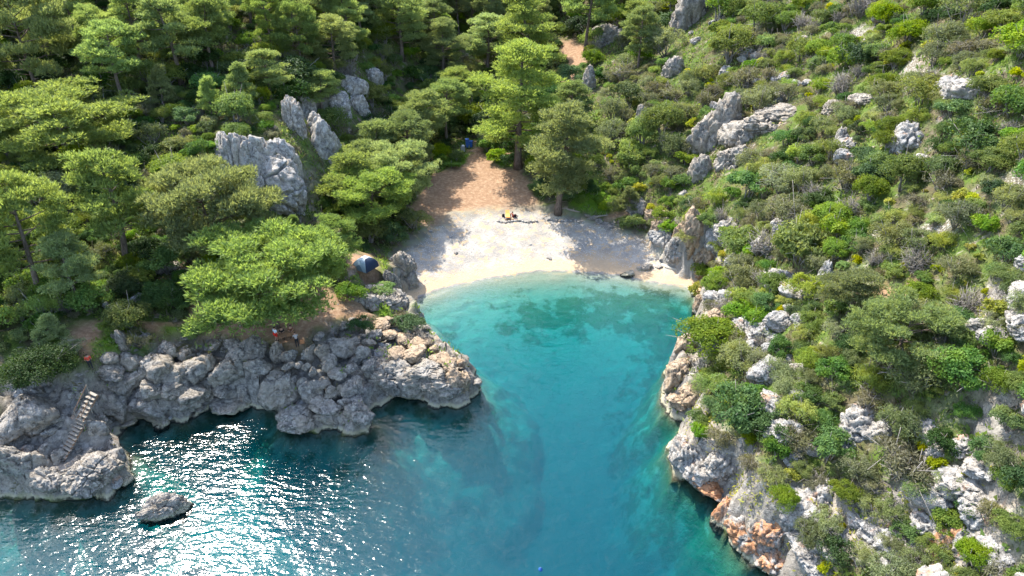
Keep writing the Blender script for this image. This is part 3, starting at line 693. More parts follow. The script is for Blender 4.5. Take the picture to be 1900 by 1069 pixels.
# ================================================================== plants
def kites(C, D, N, L, W):
    """leaf-shaped quads: base at C, along D, facing N"""
    S = np.cross(D, N); S /= np.linalg.norm(S, axis=1, keepdims=True) + 1e-9
    L = L[:, None]; W = W[:, None]
    V = np.stack([C, C + D * L * .45 + S * W * .5, C + D * L, C + D * L * .45 - S * W * .5], 1).reshape(-1, 3)
    F = np.arange(len(C) * 4).reshape(-1, 4); return V, F
def unit(a): return a / (np.linalg.norm(a, axis=1, keepdims=True) + 1e-9)
def foliage_mesh(name, C, out, r, leaf, asp, mat, spread=0.7, along=0.5, v=None):
    """one leaf at every C; `out` is the outward direction there"""
    n = len(C); N = unit(out + r.normal(size=(n, 3)) * spread + np.array([0, 0, .35]))
    T = unit(out * along + r.normal(size=(n, 3)) * .7 + np.array([0, 0, .15]))
    D = unit(T - N * (T * N).sum(1, keepdims=True))
    L = leaf * r.uniform(.7, 1.35, n)
    V, F = kites(C, D, N, L, L * asp)
    if v is None: v = np.clip(.5 + .3 * fbm(C * 1.3, 2, 3) + r.normal(size=n) * .22, 0, 1)
    return mesh_arrays(name, V, F, [mat], False, attrs={'v': np.repeat(v, 4)})
def tubes_mesh(name, paths, mat, n=5):
    mb = MB()
    for pts, rad in paths: mb.tube(pts, rad, n)
    return mb.mesh(name, [mat], True)

def make_pine(seed, Ht, Rad, cb, nl, prof, puff, tuft, lean=0.05):
    r = np.random.default_rng(seed); paths = []
    bend = r.normal(size=2) * lean * Ht; ph = r.uniform(0, 6.28)
    def trunk(t): return np.array([bend[0] * t * t + math.sin(t * 4 + ph) * .012 * Ht, bend[1] * t * t + math.cos(t * 3.3 + ph) * .012 * Ht, Ht * t * .97])
    r0 = .020 * Ht + .05
    paths.append(([trunk(t) for t in np.linspace(0, 1, 11)] , [r0 * (1.35 if i == 0 else 1) * (1 - .9 * t) + .02 for i, t in enumerate(np.linspace(0, 1, 11))]))
    paths[0][0][0][2] -= .5
    puffs = []; az = r.uniform(0, 6.28)
    for i in range(nl):
        t = cb + (1 - cb) * ((i + r.uniform(0, .8)) / nl) ** .92; t = min(t, .985)
        az += 2.4 + r.normal() * .5
        L = Rad * prof((t - cb) / (1 - cb)) * r.uniform(.72, 1.12)
        if L < .35: L = .35
        el = -.05 + .75 * ((t - cb) / (1 - cb)) ** 1.6 + r.normal() * .10
        base = trunk(t); d = np.array([math.cos(az) * math.cos(el), math.sin(az) * math.cos(el), math.sin(el)])
        side = np.array([-math.sin(az), math.cos(az), 0]); kink = r.normal() * .12
        pts = [base + d * L * q + side * L * kink * math.sin(q * 3) + np.array([0, 0, .10 * L * q * q]) for q in (0, .3, .6, .85, 1)]
        rb = max(.025, r0 * .42 * (1 - .55 * t) * min(1, L / Rad + .3))
        paths.append((pts, [rb, rb * .8, rb * .55, rb * .35, .02]))
        puffs.append((pts[-1], 1.0)); puffs.append((pts[3] * .5 + pts[2] * .5 + side * r.normal() * .3, .9))
        ns = max(2, int(L * 1.5))
        for k in range(ns):
            q = r.uniform(.35, .95); p0 = base + d * L * q + side * L * kink * math.sin(q * 3) + np.array([0, 0, .10 * L * q * q])
            a2 = (1 if k % 2 else -1) * r.uniform(.5, 1.15); l2 = L * (1.05 - q * .6) * r.uniform(.32, .55) + .3
            d2 = np.array([math.cos(az + a2), math.sin(az + a2), r.uniform(.0, .45)])
            p1 = p0 + d2 * l2
            paths.append(([p0, (p0 + p1) / 2 + np.array([0, 0, .05]), p1], [rb * .4, rb * .28, .015]))
            puffs.append((p1, r.uniform(.65, 1.05)))
            if l2 > 1.0: puffs.append(((p0 + p1) / 2 + np.array([0, 0, .12]), r.uniform(.55, .85)))
    # a few bare dead limbs under the crown
    for k in range(5):
        t = cb * r.uniform(.55, 1.05); a2 = r.uniform(0, 6.28); L = Rad * r.uniform(.2, .45); p0 = trunk(t)
        p1 = p0 + np.array([math.cos(a2), math.sin(a2), r.uniform(-.1, .3)]) * L
        paths.append(([p0, (p0 + p1) / 2, p1 + np.array([0, 0, .2])], [.05, .035, .012]))
    C, O, Pz = [], [], []
    for c, k in puffs:
        rp = puff * k; n = int(tuft * k * k)
        d = unit(r.normal(size=(n, 3))); d[:, 2] = np.where(d[:, 2] < -.25, -d[:, 2] * .7, d[:, 2]); d = unit(d)
        C.append(c + r.normal(size=3) * np.array([.1, .1, .22]) + d * np.array([rp, rp, rp * .68]) * r.uniform(.45, 1.0, (n, 1))); O.append(d); Pz.append(d[:, 2])
    C = np.concatenate(C); O = np.concatenate(O); Pz = np.concatenate(Pz)
    B = 4                                                  # needle sprays in a tuft
    Cb = np.repeat(C, B, 0); Ob = np.repeat(O, B, 0); nb_ = len(Cb)
    D = unit(Ob * .7 + np.array([0, 0, .75]) + r.normal(size=(nb_, 3)) * .55)
    N0 = unit(Ob + np.array([0, 0, .4]) + r.normal(size=(nb_, 3)) * .5); N = unit(N0 - D * (N0 * D).sum(1, keepdims=True))
    L = r.uniform(.26, .50, nb_)
    V, F = kites(Cb, D, N, L, L * .22)
    v = np.clip(.42 + .28 * np.repeat(fbm(C * .9, 2, seed), B) + r.normal(size=nb_) * .18, 0, 1)
    V4 = np.repeat(v, 4).reshape(-1, 4); V4[:, 2] = np.clip(V4[:, 2] + .25, 0, 1)      # paler needle tips
    crown = mesh_arrays('pine_crown', V, F, [M['pine']], False, attrs={'v': V4.ravel()})
    Ht = float(np.quantile(V[:, 2], .998)); Rad = float(np.quantile(np.hypot(V[:, 0], V[:, 1]), .975))
    return crown, tubes_mesh('pine_trunk', paths[:1], M['bark'], 9), Ht, Rad, tubes_mesh('pine_branches', paths[1:], M['bark'])
broad = lambda t: (1 - .25 * (1 - t)) * (max(0, 1 - t ** 2.6)) ** .55
layer = lambda t: (.55 + .45 * math.sin(min(1, t * 1.9) * 1.57)) * max(0, 1 - t ** 1.7) ** .75 * (.8 + .3 * math.sin(t * 17))
cone = lambda t: max(.05, 1 - t) ** .8
PINE = {'broad': [make_pine(11, 9.5, 6.6, .30, 26, broad, 1.05, 72, .03), make_pine(12, 11, 6.2, .34, 26, broad, 1.05, 72)],
        'low': [make_pine(14, 9.0, 6.6, .42, 34, broad, 1.05, 66, .03)],
        'layer': [make_pine(21, 19, 6.2, .22, 40, layer, 1.10, 62, .02), make_pine(22, 16, 5.2, .26, 34, layer, 1.05, 62)],
        'mid': [make_pine(31, 12, 4.4, .32, 26, broad, .92, 62), make_pine(32, 12, 4.4, .38, 24, layer, .95, 66), make_pine(33, 12.5, 4.4, .45, 22, broad, .95, 60, .09)],
        'cone': [make_pine(41, 8, 2.7, .10, 26, cone, .68, 44), make_pine(42, 7, 2.5, .15, 24, cone, .65, 44)]}
PINES_XY = []
def place_pine(kind, loc, Ht, Rad, rz=None, label=None, tilt=0.0, group='pines', look='pine'):
    pr = random.choice(PINE[kind]) if kind in PINE else kind
    o = empty('pine_tree', loc, random.uniform(0, 6.28) if rz is None else rz, (Rad / pr[3], Rad / pr[3], Ht / pr[2]))
    o.rotation_euler[1] = tilt
    link('crown', pr[0], o); link('branches', pr[4], link('trunk', pr[1], o))
    tag(o, label, 'pine tree', group)
    a, b_, z_ = scr((loc[0], loc[1], loc[2] + Ht * .6))
    if label is None: AUTO.append((o, a, b_, 2 * Rad * FPX / z_, look, 'tree'))
    PINES_XY.append((loc[0], loc[1], Rad)); return o
def pine_px(kind, bx, by, ty, w, label, tilt=0.0, group='pines traced near the cove', rz=None):
    c = coarse_hit(bx, by); d = ray(bx, ty)
    top = CAM_H + d[2] * c[1] / d[1]; Ht = max(3.0, top - c[2]); Rad = w / 2 * scr(c)[2] / FPX
    return place_pine(kind, c, Ht, Rad, rz, label, tilt, group)
pine_px('low', 512, 606, 440, 285, 'wide flat-topped pine shading the picnic group on the headland')
pine_px('low', 412, 505, 312, 230, 'bright bushy pine standing before the grey cliff')
pine_px('mid', 236, 492, 275, 165, 'pine with a long bare leaning trunk on the left slope', -0.12)
pine_px('mid', 80, 565, 330, 170, 'pine at the left edge with pale dead lower branches', -0.15)
pine_px('mid', 150, 572, 440, 105, 'dark bushy pine beside the V-shaped pale wall')
pine_px('broad', 135, 315, 165, 270, 'wide spreading pine at left middle above the slope')
pine_px('mid', 236, 208, 40, 120, 'slim pine with bare trunk on the upper left slope')
pine_px('mid', 336, 158, -15, 125, 'dark-trunked pine near the top left of the slope')
pine_px('mid', 396, 132, -5, 95, 'open-crowned pine right of the dark-trunked pine')
pine_px('broad', 75, 180, -40, 190, 'large shaded pine in the top left corner')
pine_px('cone', 308, 208, 120, 56, 'young yellow-green pine below the dark-trunked pine')
pine_px('cone', 396, 222, 140, 56, 'young pine in the middle of the upper left slope')
pine_px('cone', 450, 198, 115, 62, 'young bright pine near the left ridge')
pine_px('cone', 545, 438, 408, 40, 'small bright conical pine below the grey cliff')
pine_px('mid', 505, 190, 90, 90, 'pine on the left ridge above the pinnacles')
pine_px('mid', 632, 492, 400, 90, 'dark two-stemmed pine standing next to the tent')
pine_px('broad', 695, 425, 312, 160, 'pine overhanging the left side of the beach')
pine_px('broad', 745, 385, 268, 130, 'pine leaning over the left edge of the clearing')
pine_px('mid', 655, 400, 285, 120, 'pine behind the beach pines below the valley wall')
pine_px('mid', 700, 330, 225, 110, 'pine on the valley floor left of the clearing')
pine_px('mid', 787, 290, 165, 100, 'rounded pine behind the blue bins')
pine_px('mid', 760, 330, 205, 100, 'pine at the left corner of the dirt clearing')
pine_px('layer', 822, 150, 32, 95, 'pale layered pine in the shaded valley')
pine_px('layer', 965, 308, 78, 190, 'tallest layered pine at the centre of the valley')
pine_px('layer', 1037, 400, 185, 160, 'pine with twin trunks at the back of the beach')
pine_px('layer', 985, 160, -20, 130, 'dark tall pine left of the upper dirt track')
pine_px('mid', 1087, 100, -60, 100, 'thin-trunked pine right of the upper dirt track')
pine_px('mid', 905, 130, 25, 100, 'pale pine behind the tallest layered pine')
pine_px('mid', 745, 110, -25, 110, 'pine high in the valley left of centre')
pine_px('mid', 850, 215, 125, 90, 'small pine left of the tallest layered pine')
pine_px('mid', 830, 265, 150, 90, 'pine behind the rounded pine in the valley')
pine_px('mid', 1060, 240, 150, 80, 'pine below the upper dirt track')
pine_px('mid', 1570, 600, 500, 120, 'thin olive-green pine by the rubble wall on the right hill')
pine_px('broad', 1650, 690, 560, 190, 'sprawling olive-green pine with pale limbs on the right hill')
pine_px('cone', 1165, 392, 345, 44, 'small thin tree before the crag beside the beach')
pine_px('mid', 600, 215, 130, 80, 'rounded tree above the left valley wall')
pine_px('cone', 100, 640, 585, 60, 'small dark tree beside the headland path')
pine_px('mid', 20, 300, 190, 90, 'pine cut by the left edge of the photograph')
# forest that closes the top of the view
SEP = {}
def ok_sep(L, x, y, f, own):
    ar, n = SEP.get(id(L), (np.zeros((4000, 3)), 0))
    if len(L) > n: ar[n:len(L)] = L[n:]; SEP[id(L)] = (ar, len(L))
    q = ar[:len(L)]
    return bool(np.all((q[:, 0] - x) ** 2 + (q[:, 1] - y) ** 2 > ((q[:, 2] + own) * f) ** 2))
soft2 = np.maximum.reduce([A['pebble'], A['dirt']]).reshape(ny, nx)
cnt = 0
for k in range(5000):
    x, y = random.uniform(-95, 30), random.uniform(100, 235)
    hh = hsample(x, y)[0]; a, b_, z_ = scr((x, y, hh))
    if not (-60 < a < 1960 and -110 < b_ < 150): continue
    right = a > 1130
    if right and random.random() < .8: continue
    if hsample(x, y, soft2)[0] > .2: continue
    if 1020 < a < 1110 and 40 < b_ < 190 and y > 130: continue
    # keep the upper track visible
    if 1000 < a < 1110 and y < 150 and y > 118: continue
    Rr = random.uniform(3.0, 4.8)
    if not ok_sep(PINES_XY, x, y, .62, Rr): continue
    place_pine(random.choice(['mid', 'mid', 'layer', 'broad']), (x, y, hh - .1), random.uniform(9, 14.5), Rr, group='pines of the valley forest', look='pine'); cnt += 1
    if cnt >= 95: break

# ---- shrubs
def make_shrub(seed, rad, hgt, n, leaf, asp, mat, lobes=9, twigs=6, gap=-.3, spread=.7, trunk=0.0):
    r = np.random.default_rng(seed); cs = []; paths = []
    for i in range(lobes):
        a = i * 2.4 + r.uniform(0, .8); q = rad * math.sqrt((i + .4) / lobes) * .68
        z = trunk + (hgt - trunk) * (.72 - .42 * (q / rad) ** 2) * r.uniform(.75, 1.12)
        cs.append((np.array([math.cos(a) * q, math.sin(a) * q, z]), rad * r.uniform(.20, .56)))
    C, O = [], []
    per = int(n * 1.6 / lobes)
    for c, lr in cs:
        d = unit(r.normal(size=(per, 3))); d[:, 2] = np.where(d[:, 2] < -.55, -d[:, 2], d[:, 2])
        C.append(c + d * lr * np.array([1, 1, .8]) * r.uniform(.62, 1.06, (per, 1))); O.append(d)
    C = np.concatenate(C); O = np.concatenate(O)
    keep = (C[:, 2] > .04) & (vnoise(C * 2.1 + seed, seed) > gap); C, O = C[keep], O[keep]
    fol = foliage_mesh('shrub_foliage', C, O, r, leaf, asp, mat, spread)
    for i in range(max(twigs, 3)):
        c, lr = cs[i % lobes]; e = c + r.normal(size=3) * lr * .5; e[2] = abs(e[2]) + lr * .4
        b0 = np.array([r.normal() * .08, r.normal() * .08, -.25]); mid = (b0 + e) / 2 + r.normal(size=3) * .12
        if trunk: mid = np.array([r.normal() * .15, r.normal() * .15, trunk])
        rr = (.05 if trunk else .028) * max(1, rad)
        paths.append(([b0, mid, e], [rr, rr * .7, .012]))
        for k in range(2):
            e2 = mid + (e - mid) * .5 + r.normal(size=3) * lr * .9; e2[2] = max(e2[2], .2)
            paths.append(([mid + (e - mid) * .4, e2], [rr * .4, .010]))
    return fol, tubes_mesh('shrub_stems', paths, M['twig'], 4), rad
KINDS = {
 'mastic': ([make_shrub(300 + i, 1.35, 1.5, 4000, .135, .55, M['mastic'], 10, 5) for i in range(3)], 'bright green', 'mastic shrub', 'mastic_shrub', 'green mastic shrubs'),
 'oak': ([make_shrub(320 + i, 1.5, 1.7, 4200, .13, .6, M['oak'], 12, 5) for i in range(2)], 'dark green', 'evergreen shrub', 'evergreen_shrub', 'dark evergreen shrubs'),
 'olive': ([make_shrub(340 + i, 1.7, 2.3, 4600, .15, .34, M['olive'], 12, 12, -.2, .8) for i in range(3)], 'grey-green', 'wild olive', 'wild_olive', 'grey-green wild olives'),
 'scrub': ([make_shrub(360 + i, 1.2, 1.15, 1900, .15, .30, M['scrub'], 9, 22, -.15, .9) for i in range(3)], 'dull grey-brown', 'scrub bush', 'scrub_bush', 'dull scrub bushes'),
 'spurge': ([make_shrub(381 + i, .6, .62, 1500, .14, .5, M['spurge'], 8, 3) for i in range(2)], 'yellow-green', 'spurge cushion', 'spurge_cushion', 'yellow spurge cushions'),
 'heath': ([make_shrub(440 + i, 1.5, 1.7, 4200, .15, .28, M['heath'], 12, 10, -.2, .8) for i in range(3)], 'pale green feathery', 'heath shrub', 'heath_shrub', 'pale heath shrubs'),
 'myrtle': ([make_shrub(450 + i, 1.5, 1.9, 4200, .135, .5, M['myrtle'], 11, 6) for i in range(3)], 'mid-green', 'myrtle shrub', 'myrtle_shrub', 'mid-green myrtle shrubs'),
 'bigoak': ([make_shrub(431, 3.0, 3.2, 15000, .15, .6, M['oak'], 22, 8)], 'dark green', 'evergreen shrub', 'evergreen_shrub', 'dark evergreen shrubs'),
 'dead': ([make_shrub(420 + i, 1.2, 1.5, 260, .12, .3, M['scrub'], 10, 60, -.1, .9) for i in range(2)], 'bare grey', 'leafless bush', 'leafless_bush', 'leafless grey bushes'),
 'carob': ([make_shrub(400 + i, 2.2, 2.9, 9000, .155, .55, M['carob'], 16, 8, -.28, .7, .3) for i in range(3)], 'leafy green', 'small tree', 'broadleaf_tree', 'small broadleaf trees'),
}
SHRUBS = []
def place_shrub(kind, x, y, rad, label=None, hs=1.0, z=None):
    vs, look, noun, name, group = KINDS[kind]; fol, st, r0 = random.choice(vs)
    z = hsample(x, y)[0] if z is None else z
    a, b_, z_ = scr((x, y, z + rad * .6)); px = 2 * rad * FPX / z_
    k = rad / r0; rot = (random.uniform(-.12, .12), random.uniform(-.12, .12), random.uniform(0, 6.28)); sc = (k, k * random.uniform(.85, 1.15), k * hs * random.uniform(.8, 1.15))
    if px >= 34:
        o = empty(name, (x, y, z), 0, sc); o.rotation_euler = rot
        link('foliage', fol, o); link('stems', st, o)
    else: o = link(name, fol, None, (x, y, z), rot, sc)
    tag(o, label, noun, group)
    if label is None: AUTO.append((o, a, b_, px, look, noun))
    SHRUBS.append((x, y, rad)); return o
def shrub_px(kind, px, py, w, label=None, hs=1.0):
    c = coarse_hit(px, py); return place_shrub(kind, c[0], c[1], w / 2 * scr(c)[2] / FPX, label, hs)
shrub_px('bigoak', 90, 712, 132, 'big round dark bush beside the top of the wooden steps')
shrub_px('oak', 40, 695, 60, 'dark bush left of the big round bush by the steps')
shrub_px('bigoak', 315, 568, 92, 'dark dense bush beside the headland path', .8)
shrub_px('bigoak', 235, 548, 80, 'dark bush behind the V-shaped pale wall')
shrub_px('oak', 85, 615, 70, 'dark bush above the headland path at left')
shrub_px('oak', 672, 614, 52, 'olive-dark bush on the bare headland rock', .75)
shrub_px('oak', 762, 612, 60, 'olive-dark bush on the cove edge of the headland', .75)
shrub_px('mastic', 708, 540, 56, 'green bush growing just below the tent', .45)
shrub_px('mastic', 648, 552, 60, 'green bush left of the tent cliff', .8)
shrub_px('carob', 1836, 318, 95, 'round bright yellow-green bush on the right hill', .75)
shrub_px('carob', 1870, 990, 90, 'round green bush in the lower right corner', .6)
shrub_px('spurge', 1738, 872, 40, 'large yellow spurge cushion beside the pale crag')
shrub_px('oak', 945, 305, 46, 'dark green bush beside the picnic table in the clearing', .9)
shrub_px('mastic', 919, 300, 40, 'bright green bush on the right edge of the clearing', .9)
shrub_px('mastic', 838, 312, 40, 'low bright green bush on the left edge of the clearing', .5)
for x_, y_, w_, kd_ in [(1242,432,46,'mastic'),(1272,452,44,'heath'),(1312,430,56,'myrtle'),(1334,474,50,'heath'),(1226,412,44,'mastic'),(1290,415,50,'heath'),(1350,450,56,'mastic'),(1305,520,50,'mastic'),(1296,545,40,'spurge')]: shrub_px(kd_, x_, y_, w_)
landm = {k: A[k].reshape(ny, nx) for k in A}
def clear_spots(a, b_):     # photo places that stay open
    return False
cap = {k: 290 for k in KINDS}; used = {k: 0 for k in KINDS}
for (_, kd) in []: pass
KEEP = [(684,492,46,24,62),(865,272,26,14,26),(945,292,34,12,24),(536,632,50,24,40),(172,690,30,24,44),(145,780,50,60,90),(1076,320,24,14,22),(1258,490,50,40,40),(215,572,40,10,34),(1060,395,60,10,30)]
KEEP += [(e[1], e[2] + e[3] * .2, e[3] * .30, e[3] * .35, e[3] * .42) for e in AUTO if e[5] in ('crag', 'pinnacle', 'shore crag')] + [(1682, 285, 36, 40, 60)]
n_hr = 0
N_TRY = 22000
cx = RNG.uniform(0, 1, (N_TRY, 4))
for k in range(N_TRY):
    # even coverage in the picture's footprint: sample along rays over the slope
    px, py = -40 + 1980 * cx[k, 0], -30 + 1140 * cx[k, 1]
    if px < 900 and py > 660: continue
    if 760 < px < 1280 and py > 480: continue
    c = coarse_hit(px, py)
    x, y, hh = c
    if hh < 1.0: continue
    if hsample(x, y, soft2)[0] > .25: continue
    rk_ = hsample(x, y, landm['rocky'])[0]; gr = hsample(x, y, landm['green'])[0]; tk = hsample(x, y, landm['track'])[0]
    left_shore = px < 900 and py > 560
    if left_shore and random.random() < .55: continue
    if rk_ > .5 and random.random() < (.42 if px > 1200 else .95): continue
    if tk > .4 and random.random() < .8: continue
    nz = fbm(np.array([[x * .11, y * .11, .5]]), 3, 77)[0]; u = cx[k, 2]
    if px > 1120:
        kd = 'scrub' if u < .13 else 'olive' if u < .30 + nz * .15 else 'mastic' if u < .44 else 'heath' if u < .60 else 'myrtle' if u < .74 else 'spurge' if u < .80 else 'carob' if u < .89 else 'oak' if u < .96 else 'dead'
        if px < 1330 and py < 520 and u > .55 and random.random() < .5: kd = 'spurge' if random.random() < .35 else 'mastic'
    else:
        kd = 'mastic' if u < .22 + nz * .2 else 'myrtle' if u < .42 else 'oak' if u < .62 else 'heath' if u < .70 else 'olive' if u < .78 else 'carob' if u < .92 else 'scrub' if u < .97 else 'dead'
    base = {'mastic': 1.45, 'oak': 1.5, 'olive': 1.8, 'scrub': 1.3, 'spurge': .6, 'carob': 2.2, 'dead': 1.2, 'heath': 1.5, 'myrtle': 1.55}[kd]
    rad = base * min(1.3 if kd == 'carob' else 1.9, math.exp(random.gauss(-.08, .38)))
    if y > 105: rad *= 1.25
    if px > 1150: rad *= 1.22 if y > 60 else 1.12
    if rk_ > .5: rad = min(rad * .75, 1.3)
    if used[kd] >= cap[kd]: continue
    if px > 1150 and fbm(np.array([[x * .13, y * .13, 4.5]]), 3, 55)[0] > .22:
        if rk_ < .5 and n_hr < 75 and ok_sep(ROCKS_XY, x, y, .9, .7):
            s_ = random.uniform(.4, 1.3); n_hr += 1
            o = link('hill_rock', random.choice(CRAGW + BOULDW), None, (x, y, hh + .1 * s_), (random.uniform(-.3, .3), random.uniform(-.3, .3), random.uniform(0, 6)), (s_ * 1.2, s_, s_ * random.uniform(.7, 1.2)))
            tag(o, None, 'rock', 'rocks between the right hill shrubs'); AUTO.append((o, px, py, 2 * s_ * FPX / scr((x, y, hh))[2], 'pale', 'rock')); ROCKS_XY.append((x, y, s_)); continue
    if any(abs(px - a) < w_ and -h1 < py - b_ < h2 for a, b_, w_, h1, h2 in KEEP): continue
    if not ok_sep(SHRUBS, x, y, .44, rad): continue
    if not ok_sep(PINES_XY, x, y, .14, 0): continue
    dz = hsample(x + .6, y)[0] - hh, hsample(x, y + .6)[0] - hh
    if max(abs(dz[0]), abs(dz[1])) > 1.6: continue
    if any((x - a) ** 2 + (y - b_) ** 2 < (r_ * .8) ** 2 for a, b_, r_ in ROCKS_XY) and random.random() < .85: continue
    place_shrub(kd, x, y, rad, z=hh - .08); used[kd] += 1
print('SHRUBS', used, len(PINES_XY), len(ROCKS_XY))
#=====PART3=====

# ================================================================== ground cover, pebbles, rubble (uncountable: stuff)
def scatter_ground(n, seed, accept, region=(-95, 66, 24, 190), near=1.0):
    r = np.random.default_rng(seed)
    # more points close to the camera, where each covers more of the picture
    y = region[2] + (region[3] - region[2]) * r.uniform(0, 1, n * 3) ** near; x = r.uniform(region[0], region[1], n * 3)
    h = hsample(x, y); a, b_, z_ = project(x, y, h)
    k = (a > -60) & (a < 1960) & (b_ > -60) & (b_ < 1130) & (h > .3) & accept(x, y, h, r)
    k = np.where(k)[0][:n]; return x[k], y[k], h[k], r
def gm(name): return lambda x, y: hsample(x, y, landm[name])
def hill_ok(x, y, h, r):
    return (gm('dirt')(x, y) < .3) & (gm('pebble')(x, y) < .2) & ((gm('rocky')(x, y) < .5) | (r.uniform(size=x.shape) < .12)) & (gm('track')(x, y) < .5)
def tuft_mesh(name, x, y, h, r, nb_, L0, asp, mat, up=1.0, clump=.22):
    n = len(x); C = np.repeat(np.stack([x, y, h - .03], 1), nb_, 0); C[:, :2] += r.normal(size=(n * nb_, 2)) * clump
    C[:, 2] = hsample(C[:, 0], C[:, 1]) - .02
    D = unit(r.normal(size=(n * nb_, 3)) * .6 + np.array([0, 0, up])); N0 = unit(r.normal(size=(n * nb_, 3)) + np.array([0, 0, .6])); N = unit(N0 - D * (N0 * D).sum(1, keepdims=True))
    L = L0 * r.uniform(.5, 1.4, n * nb_) * np.repeat(r.uniform(.6, 1.3, n), nb_)
    V, F = kites(C, D, N, L, L * asp)
    v = np.clip(np.repeat(.5 + .45 * fbm(np.stack([x, y, h], 1) * .5, 3, 12), nb_) + r.normal(size=n * nb_) * .15, 0, 1)
    return mesh_arrays(name, V, F, [mat], False, attrs={'v': np.repeat(v, 4)})
def patch_noise(x, y, s, th): return fbm(np.stack([x * .16, y * .16, x * 0 + s], 1), 3, int(s)) > th
x, y, h, r = scatter_ground(22000, 1, lambda x, y, h, r: hill_ok(x, y, h, r) & patch_noise(x, y, 3, -.05), near=1.35)
tag(link('low_herbs', tuft_mesh('low_herbs', x, y, h, r, 7, .42, .42, M['mastic'], .6)), 'low bright green herbs covering the slopes between shrubs', 'herbs', kind='stuff')
x, y, h, r = scatter_ground(15000, 2, lambda x, y, h, r: hill_ok(x, y, h, r) & patch_noise(x, y, 9, -.05), near=1.35)
tag(link('dry_undergrowth', tuft_mesh('dry_undergrowth', x, y, h, r, 7, .45, .26, M['scrub'], .7)), 'dry grey-brown undergrowth between the shrubs', 'undergrowth', kind='stuff')
x, y, h, r = scatter_ground(12000, 3, lambda x, y, h, r: hill_ok(x, y, h, r) & patch_noise(x, y, 15, .0), near=1.35)
tag(link('grey_undergrowth', tuft_mesh('grey_undergrowth', x, y, h, r, 7, .5, .3, M['olive'], .7)), 'grey-green sage-like undergrowth on the slopes', 'undergrowth', kind='stuff')
x, y, h, r = scatter_ground(6000, 4, lambda x, y, h, r: (gm('green')(x, y) > .35) & (gm('pebble')(x, y) < .3), near=1.0)
tag(link('grass', tuft_mesh('grass', x, y, h, r, 10, .30, .16, M['grass'], 1.4, .25)), 'bright green grass patches on the headland and clearing', 'grass', kind='stuff')
x, y, h, r = scatter_ground(2600, 5, lambda x, y, h, r: (gm('rocky')(x, y) > .5) & (x > 12) & patch_noise(x, y, 21, -.05) & (h > 1.2), region=(12, 45, 24, 80))
tag(link('cliff_herbs', tuft_mesh('cliff_herbs', x, y, h, r, 7, .30, .42, M['spurge'], .7)), 'yellow-green herbs in the cracks of the right cliff', 'herbs', kind='stuff')

def stones_mesh(name, x, y, h, r, s0, s1, mat):
    V0, F0 = ICO[2]; 
    O8 = np.array([[1, 0, 0], [-1, 0, 0], [0, 1, 0], [0, -1, 0], [0, 0, 1], [0, 0, -1]], float); F8 = np.array([[0, 2, 4], [2, 1, 4], [1, 3, 4], [3, 0, 4], [2, 0, 5], [1, 2, 5], [3, 1, 5], [0, 3, 5]])
    n = len(x); s = s0 + (s1 - s0) * r.uniform(0, 1, n) ** 3
    V = O8[None] * s[:, None, None] * r.uniform(.6, 1.2, (n, 6, 1)) * np.array([1, 1, .6]); a = r.uniform(0, 6.28, n)
    Rm = np.zeros((n, 3, 3)); Rm[:, 0, 0] = np.cos(a); Rm[:, 0, 1] = -np.sin(a); Rm[:, 1, 0] = np.sin(a); Rm[:, 1, 1] = np.cos(a); Rm[:, 2, 2] = 1
    V = np.einsum('nij,nkj->nki', Rm, V) + np.stack([x, y, h + s * .2], 1)[:, None]
    F = (F8[None] + (np.arange(n) * 6)[:, None, None]).reshape(-1, 3)
    return mesh_arrays(name, V.reshape(-1, 3), F, [mat], False)
x, y, h, r = scatter_ground(9000, 6, lambda x, y, h, r: (gm('pebble')(x, y) > .6) & (h > .25), region=(-20, 28, 76, 106))
tag(link('beach_pebbles', stones_mesh('beach_pebbles', x, y, h, r, .03, .12, plain('pebbles', (.52, .49, .45), .9, .5, 2.5))), 'pale pebbles strewn over the white beach', 'pebbles', kind='stuff')
x, y, h, r = scatter_ground(2600, 7, lambda x, y, h, r: (gm('track')(x, y) > .4))
tag(link('rubble', stones_mesh('rubble', x, y, h, r, .12, .5, M['rock_warm'])), 'pale stone rubble along the tracks of the right hill', 'rubble', kind='stuff')
x, y, h, r = scatter_ground(2200, 8, lambda x, y, h, r: (gm('dirt')(x, y) > .4) & (y < 72))
tag(link('path_stones', stones_mesh('path_stones', x, y, h, r, .04, .22, M['rock_warm'])), 'loose stones on the red earth of the headland path', 'stones', kind='stuff')
x, y, h, r = scatter_ground(2200, 9, lambda x, y, h, r: (gm('rocky')(x, y) > .5) & (x < 0) & (h > .8), region=(-46, 0, 42, 70))
tag(link('rock_debris', stones_mesh('rock_debris', x, y, hsample(x, y, Hlow), r, .08, .38, M['rock'])), 'small grey rock debris between the headland boulders', 'stones', kind='stuff')

# ================================================================== built things
wood = plain('weathered_wood', (.28, .245, .20), .85, .3, 9, .2, .3); wood_d = plain('brown_wood', (.24, .14, .08), .8, .35, 9, .2, .3)
white_p = plain('white_paint', (.75, .74, .70), .6, .08); black = plain('black_cloth', (.02, .02, .022), .9, .3); metal = plain('grey_metal', (.22, .22, .23), .4, .2)
orange = plain('orange_canvas', (.80, .23, .03), .8, .15, 3); blue = plain('blue_plastic', (.02, .10, .36), .45, .2, 3, .5); grey_pl = plain('grey_plastic', (.36, .36, .35), .6, .15)
concrete = plain('concrete', (.52, .48, .40), .9, .18, 1.4, .2, .3); navy = plain('navy_fabric', (.012, .025, .055), .6, .2); tentg = plain('grey_blue_fabric', (.34, .44, .52), .55, .1); tentl = plain('pale_fabric', (.60, .66, .70), .55, .08)
def part(parent, name, build, mats, smooth=False):
    mb = MB(); build(mb); o = link(name, mb.mesh(name, mats if isinstance(mats, (list, tuple)) else [mats], smooth), parent); return o
